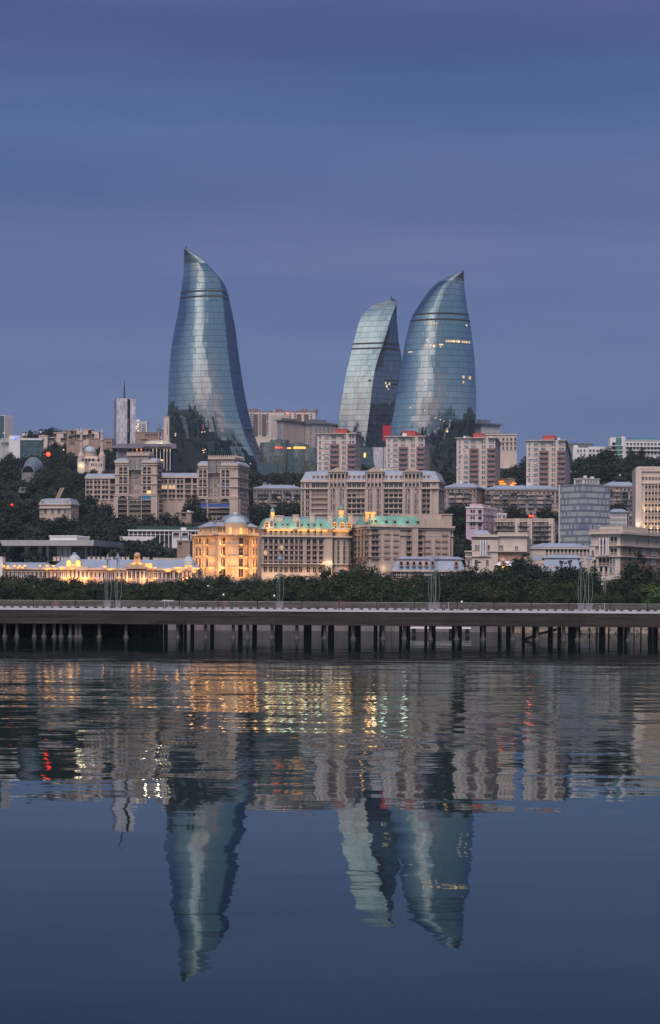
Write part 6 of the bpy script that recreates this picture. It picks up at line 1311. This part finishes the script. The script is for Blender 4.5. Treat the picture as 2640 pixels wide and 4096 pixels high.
# ================================================================ lamps standing about
def street_lamp(lbl, px, py, D, r=.35, mat='e_cream', hgt=None, pool=0, grp='street lamps among the trees'):
    p = P(px, py, D); g_ = zg(p.x, D); h_ = max(3, p.z-g_); t = thing('street_lamp', lbl, 'street lamp', (p.x, D, p.z-h_), 0, grp)
    MB().tube([(0,0,-1),(0,0,h_-r)], [.11,.06], 6).build('pole', 'darkmetal', t); MB().lathe([(.001,-r),(r*.7,-r*.7),(r,0),(r*.7,r*.7),(.001,r)], (0,0,h_), 10).build('lamp_globe', mat, t, smooth=True)
    if pool:
        l = bpy.data.lights.new('lamp', 'POINT'); l.energy = pool; l.color = (1,.12,.05) if 'red' in mat else (1,.8,.5); l.shadow_soft_size = .3; o = bpy.data.objects.new('lamp', l); COL.objects.link(o); o.parent = t; o.location = (0,-.8,h_)
street_lamp('bright red lamp glowing over the dark slope below the teal glass wing', 193, 1817, 1450, 1.35, 'e_red', pool=1500, grp=None); street_lamp('small red lamp low on the dark slope at the left edge', 48, 2020, 1150, .6, 'e_red', grp=None)
street_lamp('twin red lamp above the long balcony block', 2120, 2064, 1030, .45, 'e_red', pool=120, grp=None); street_lamp('red lamp right beside its twin above the balcony block', 2130, 2064, 1030, .45, 'e_red', grp=None)
street_lamp('white lamp beside the striped block at the far left', 16, 1732, 1600, .5, grp=None); street_lamp('lamp on a white post above the teal glass wing', 163, 1728, 1700, .5, grp=None)
street_lamp('left lamp of two on the low block by the minaret', 377, 1732, 1760, .45, grp=None); street_lamp('right lamp of two on the low block by the minaret', 385, 1732, 1760, .45, grp=None); street_lamp('violet white lamp under the reddish hillside block', 254, 1799, 1560, .5, 'e_white', grp=None)
street_lamp('small lamp right of the twin towers by the old block', 1032, 2017, 1190, .35, grp=None); street_lamp('lone white lamp on the wooded slope at the right', 2480, 1900, 1400, .4, grp=None); street_lamp('small white lamp right under the tallest tower', 1002, 1855, 1600, .35, 'e_white', grp=None)
for px, py, D, lb in ((136,2346,560,'white park lamp in the dark trees at the left'),(832,2343,560,'park lamp in the trees below the golden corner building'),(894,2378,430,'low white park lamp left of the middle mast'),(1097,2382,430,'small park lamp just left of the middle mast'),(1847,2406,430,'small park lamp near the railing right of centre'),(2408,2336,560,'park lamp on a tall dark post right of the last masts'),(2236,2336,560,'park lamp between the dark cypresses at the right'),(1655,2344,560,'park lamp left of the right of centre masts')): street_lamp(lb, px, py, D, .15, 'e_white')
#TREES
# ================================================================ trees
def crown(seed, rx, h, n, leaf, lobes, kind='round'):
    r_ = random.Random(seed); b = MB(); L_ = []
    if kind == 'round':
        for i in range(lobes):
            a = r_.uniform(0, 6.28); d_ = rx*math.sqrt(r_.random())*.62; z = h*r_.uniform(.34, .80); L_.append((math.cos(a)*d_, math.sin(a)*d_, z, rx*r_.uniform(.30, .50)*(1.15-.4*abs(z/h-.5))))
        L_.append((0, 0, h*.55, rx*.62)); L_.append((0, 0, h*.32, rx*.55)); L_.append((0,0,h*.84, rx*.30))
    elif kind == 'pine':
        for i in range(9): t = i/8; L_.append((r_.uniform(-.2,.2)*rx, r_.uniform(-.2,.2)*rx, h*(.14+.8*t), rx*(.95-.8*t)*r_.uniform(.8,1.1)))
    else:
        for i in range(8): t = i/7; L_.append((0, 0, h*(.12+.8*t), rx*(.78+.35*math.sin(math.pi*min(1, t*1.2))-.75*max(0, t-.5)*1.3)))
    tot = sum(l[3]**2 for l in L_)
    for x, y, z, r0 in L_:
        # dark inner branches mass
        k = len(b.v)
        for (dx, dy, dz) in ((1,0,0),(-1,0,0),(0,1,0),(0,-1,0),(0,0,1),(0,0,-1)): q = r0*r_.uniform(.5,.7); b.v.append((x+dx*q, y+dy*q, z+dz*q))
        for f in ((0,2,4),(2,1,4),(1,3,4),(3,0,4),(2,0,5),(1,2,5),(3,1,5),(0,3,5)): b.f.append(tuple(k+i for i in f)); b.m.append(0)
        for i in range(int(n*r0*r0/tot)):
            v = Vector((r_.gauss(0,1), r_.gauss(0,1), r_.gauss(0,1))).normalized()
            rr = r0*(.72+.36*r_.random()**.8)*(1.12 if r_.random() < .08 else 1); c = Vector((x, y, z)) + v*rr
            if c.z < h*.08: continue
            s_ = leaf*r_.uniform(.6, 1.3); nrm = (v*.7 + Vector((r_.gauss(0,.5), r_.gauss(0,.5), r_.gauss(0,.5)+.25))).normalized(); a = nrm.orthogonal().normalized(); q = nrm.cross(a); t = r_.uniform(0, 6.28)
            a, q = a*math.cos(t)+q*math.sin(t), q*math.cos(t)-a*math.sin(t)
            b.poly([c-a*s_*.5, c-q*s_*.28+nrm*s_*.1, c+a*s_*.5, c+q*s_*.32-nrm*s_*.05])
    return b
def trunk(seed, h, r0, kind):
    r_ = random.Random(seed); b = MB(); top = h*(.62 if kind == 'round' else .9)
    b.tube([(0,0,-1.5),(r_.uniform(-.1,.1),0,top*.4),(r_.uniform(-.3,.3),r_.uniform(-.3,.3),top)], [r0*1.3, r0*.8, r0*.25], 7)
    if kind == 'round':
        for i in range(5): a = i*1.3+r_.random(); z = top*r_.uniform(.35,.6); b.tube([(0,0,z),(math.cos(a)*h*.14, math.sin(a)*h*.14, z+h*.12),(math.cos(a)*h*.26, math.sin(a)*h*.26, z+h*.2)], [r0*.5, r0*.3, r0*.1], 5)
    return b
TV = {}
for k in range(6): TV['near', k] = (crown(100+k, 4.6, 10, 3400, .50, 11).mesh('crown', ['leaf']), trunk(k, 10, .22, 'round').mesh('trunk', ['bark']))
for k in range(5): TV['far', k] = (crown(200+k, 5, 9.5, 1100, .95, 9).mesh('crown', ['leaf_hill']), trunk(k+9, 9.5, .25, 'round').mesh('trunk', ['bark']))
for k in range(2): TV['cyp', k] = (crown(300+k, 1.7, 12, 2200, .42, 0, 'cyp').mesh('crown', ['leaf_cypress']), trunk(k+20, 12, .18, 'cyp').mesh('trunk', ['bark']))
for k in range(2): TV['pine', k] = (crown(400+k, 3.8, 13, 2600, .55, 0, 'pine').mesh('crown', ['leaf_cypress']), trunk(k+30, 13, .25, 'pine').mesh('trunk', ['bark']))
TV['bright', 0] = (crown(501, 4.8, 9, 3200, .5, 10).mesh('crown', ['leaf_bright']), trunk(50, 9, .22, 'round').mesh('trunk', ['bark']))
TV['pink', 0] = (crown(502, 1.6, 2.4, 700, .28, 6).mesh('crown', ['leaf_pink']), trunk(51, 2.4, .08, 'round').mesh('trunk', ['bark']))
TH = {'near':10,'far':9.5,'cyp':12,'pine':13,'bright':9,'pink':2.4}; ntree = 0
def tree(kind, px, D, ytop=None, h=None, lbl=None, cat='tree', grp=None, wf=1., z0=None):
    global ntree; ntree += 1
    x_ = (px-CX)/F*D; g_ = zg(x_, D) if z0 is None else z0
    if h is None: h = P(px, ytop, D).z - g_
    if h < 2: return
    vs = [k for k in TV if k[0] == kind]; cr, tr = TV[vs[rt.randrange(len(vs))]]; s_ = h/TH[kind]/.97
    t = thing({'near':'boulevard_tree','far':'hillside_tree','cyp':'cypress','pine':'conifer','bright':'leafy_tree','pink':'flowering_bush'}[kind], lbl, cat, (x_, D, g_), rt.uniform(0, 6.28), grp)
    sx = (s_*wf)*rt.uniform(.9, 1.12); t.scale = (sx, sx, s_); link('crown', cr, t, (0,0,0)); link('trunk', tr, t, (0,0,0))
rt = random.Random(21)
TOP = [(-60,2296),(0,2292),(200,2305),(400,2312),(550,2322),(700,2312),(760,2308),(800,2296),(870,2296),(940,2300),(1000,2312),(1100,2306),(1200,2298),(1260,2290),(1290,2272),(1400,2266),(1440,2248),(1500,2272),(1560,2292),(1620,2294),(1700,2272),(1780,2274),(1850,2302),(1890,2262),(1960,2268),(2010,2262),(2080,2232),(2140,2245),(2200,2296),(2250,2276),(2300,2268),(2400,2312),(2480,2300),(2520,2268),(2600,2262),(2700,2262)]
GN = 'trees of the boulevard behind the pier'
# back row fixes the outline against the buildings, front rows fill down to the promenade
px = -60
while px < 2710:
    y_ = lerp_tab(TOP, px); tree('near', px, rt.uniform(610, 700), ytop=y_+rt.uniform(-5, 12), lbl='rounded dark green tree in the back row of the boulevard wood', grp=GN+', back row', wf=.95); px += rt.uniform(48, 72)
for D0, D1, dy, st, lb in ((560,600,16,58,'dark green tree in the middle of the boulevard wood'),(500,540,34,68,'dark green tree in the middle of the boulevard wood'),(450,480,58,74,'low dark green tree in the front row of the boulevard wood'),(420,440,84,80,'low dark green tree in the front row of the boulevard wood')):
    px = -70 + rt.uniform(0, 40)
    while px < 2710:
        y_ = lerp_tab(TOP, px)*.6 + 2300*.4 + dy + rt.uniform(-10, 14); k = 'near'
        if 2340 < px < 2500 and dy < 40: y_ = max(y_, 2372)
        if px > 2400 and dy > 50 and rt.random() < .4: k = 'bright'
        tree(k, px, rt.uniform(D0, D1), ytop=min(y_, 2398), lbl=lb if k == 'near' else 'brighter green leafy tree low at the right end of the wood', grp=(GN+(', front row' if dy > 50 else ', middle rows')) if k == 'near' else 'brighter trees at the right end', wf=1.15); px += st*rt.uniform(.8, 1.25)
for px, y_, D in ((1878,2262,560),(1902,2244,570),(2090,2212,560),(2064,2234,555),(2128,2238,560),(1985,2262,575),(2545,2205,560),(2590,2262,560)): tree('pine', px, D, ytop=y_, lbl='tall dark conifer standing above the boulevard wood at the right', grp='tall conifers in the boulevard wood', wf=1.5 if px in (2090,2545) else 1.1)
for px, y_, D in ((1857,2252,570),(2247,2240,560),(2276,2238,565),(2377,2236,570),(2300,2262,570),(880,2282,600),(2226,2262,560),(2018,2270,560),(1866,2282,540)): tree('cyp', px, D, ytop=y_, lbl='dark columnar cypress rising above the boulevard wood', grp='cypresses in the boulevard wood', wf=1.3 if px in (2247,2276) else 1.)
for px in (224,898,1356,1926,2178,2196): tree('pink', px, 432, ytop=2404+rt.uniform(0,6), lbl='red flowering bush seen through the pier railing', cat='bush', grp='red flowering bushes behind the railing', z0=2.42, wf=.9)
# the wooded hill
def blocked(x0, x1, yt, yb, D):
    for a, c, t, b_, DB in BLDS:
        if D < DB and x1 > a+2 and x0 < c-2 and yt < b_-7 and yb > t: return True
    return False
def inside(x_, D, m_=3):
    for s in FOOT:
        v = Vector((x_-s.O.x, D-s.O.y)); u, w_ = v.x*s.c+v.y*s.sn, -v.x*s.sn+v.y*s.c
        if -m_ < u < s.W+m_ and -m_ < w_ < s.L+m_: return True
    return False
cand = []; rc = random.Random(5); tries = 0; occ = {}
while len(cand) < 330 and tries < 9000:
    tries += 1; D = rc.choice([rc.uniform(1000,1180), rc.uniform(1180,1500), rc.uniform(1500,1880)]); px = rc.uniform(-40, 2690); x_ = (px-CX)/F*D; g_ = zg(x_, D)
    h = rc.uniform(7.5, 12.5); X0, Y0 = proj((x_, D, g_)); _, Y1 = proj((x_, D, g_+h)); hw = h*.46/D*F
    if Y1 > 2330 or inside(x_, D) or blocked(X0-hw, X0+hw, Y1, Y0+4, D): continue
    key = (int(X0/30), int(Y1/20))
    if occ.get(key, 0) >= 1: continue
    # seen at all?
    if any(a-hw < X0 < c+hw and t < Y1 and Y0 < b_+30 and DB < D for a, c, t, b_, DB in BLDS if (c-a) > 40) and rc.random() < .8: continue
    occ[key] = occ.get(key, 0)+1; cand.append((X0, D, h, px))
LBL = ('dark bushy tree on the wooded slope at the left', 'dark bushy tree on the middle of the hill between the buildings', 'dark bushy tree on the wooded slope at the right')
rt = random.Random(33); nh = 0
for X0, D, h, px in cand[:int(max(0, 292-ntree*0))]:
    if nh >= 240: break
    nh += 1; z = 0 if px < 800 else 1 if px < 1950 else 2
    if rt.random() < .12: tree('cyp', px, D, h=h*1.05, lbl='dark cypress on the wooded hillside', grp='cypresses on the hillside', wf=1.25)
    else: tree('far', px, D, h=h, lbl=LBL[z], grp=('hillside trees left', 'hillside trees middle', 'hillside trees right')[z])
for px, D, y_ in ((119,1770,1722),(195,1790,1716),(208,1790,1713),(187,1800,1722),(225,1795,1722),(2140,1690,1805),(2166,1690,1802),(2110,1690,1812),(2425,1550,1790),(2475-80,1560,1812)): tree('far', px, D, ytop=y_, lbl='dark tree on the skyline behind the hillside houses' if px < 1000 else 'dark tree on the right ridge against the sky', grp='skyline trees')
for px, y_ in ((2518,1788),(2564,1786)): tree('pine', px, 1640, ytop=y_, lbl='broad dark conifer in front of the ridge clinic', grp='conifers before the clinic', wf=1.6)
for px, y_, D in ((775,1958,1160),(750,1985,1165),(1012,1905,1500),(1210,1895,1500)): tree('cyp', px, D, ytop=y_, lbl='tall dark cypress between the twin beige towers' if px < 800 else 'dark cypress below the curved mall', grp=None if px < 0 else 'hill cypresses', wf=1.3)
# undergrowth and far woodland that reads as one mass
ug = MB(); ru = random.Random(77); small = [crown(600+k, 4, 6, 110, 1.6, 5) for k in range(3)]; n_ = 0; tries = 0
while n_ < 3500 and tries < 40000:
    tries += 1; D = ru.uniform(985, 1960); px = ru.uniform(-60, 2700) if n_ < 2300 else ru.choice([ru.uniform(-1100, -40), ru.uniform(2680, 3700)]); x_ = (px-CX)/F*D; g_ = zg(x_, D); h = ru.uniform(4, 8.5)
    X0, Y0 = proj((x_, D, g_)); _, Y1 = proj((x_, D, g_+h)); hw = h*.6/D*F
    if inside(x_, D, 2) or blocked(X0-hw, X0+hw, Y1, Y0+2, D): continue
    n_ += 1; ug.add(small[n_ % 3], Matrix.Translation((x_, D, g_-.8)) @ Matrix.Rotation(ru.uniform(0,6.28), 4, 'Z') @ Matrix.Diagonal((h/5.6, h/5.6, h/6*1.05, 1)))
tag(ug.build('undergrowth', 'leaf_hill'), 'dark scrub and undergrowth covering the hillside between trees', 'undergrowth', kind='stuff')
HAZE = 1
if HAZE:
    m, nt, out = nodes('haze'); pv = N(nt, 'ShaderNodeVolumePrincipled'); pv.inputs['Color'].default_value = (.62,.78,1,1); pv.inputs['Density'].default_value = .000045; pv.inputs['Anisotropy'].default_value = .1
    nt.links.new(pv.outputs[0], out.inputs[1]); M['haze'] = m
    tag(MB().box(-3300, 3300, -3100, 6300, -3, 330).build('haze', 'haze'), 'thin pale dusk haze over the bay and the city', 'haze', kind='stuff')
print('TREES', ntree, nh, len(cand), n_)
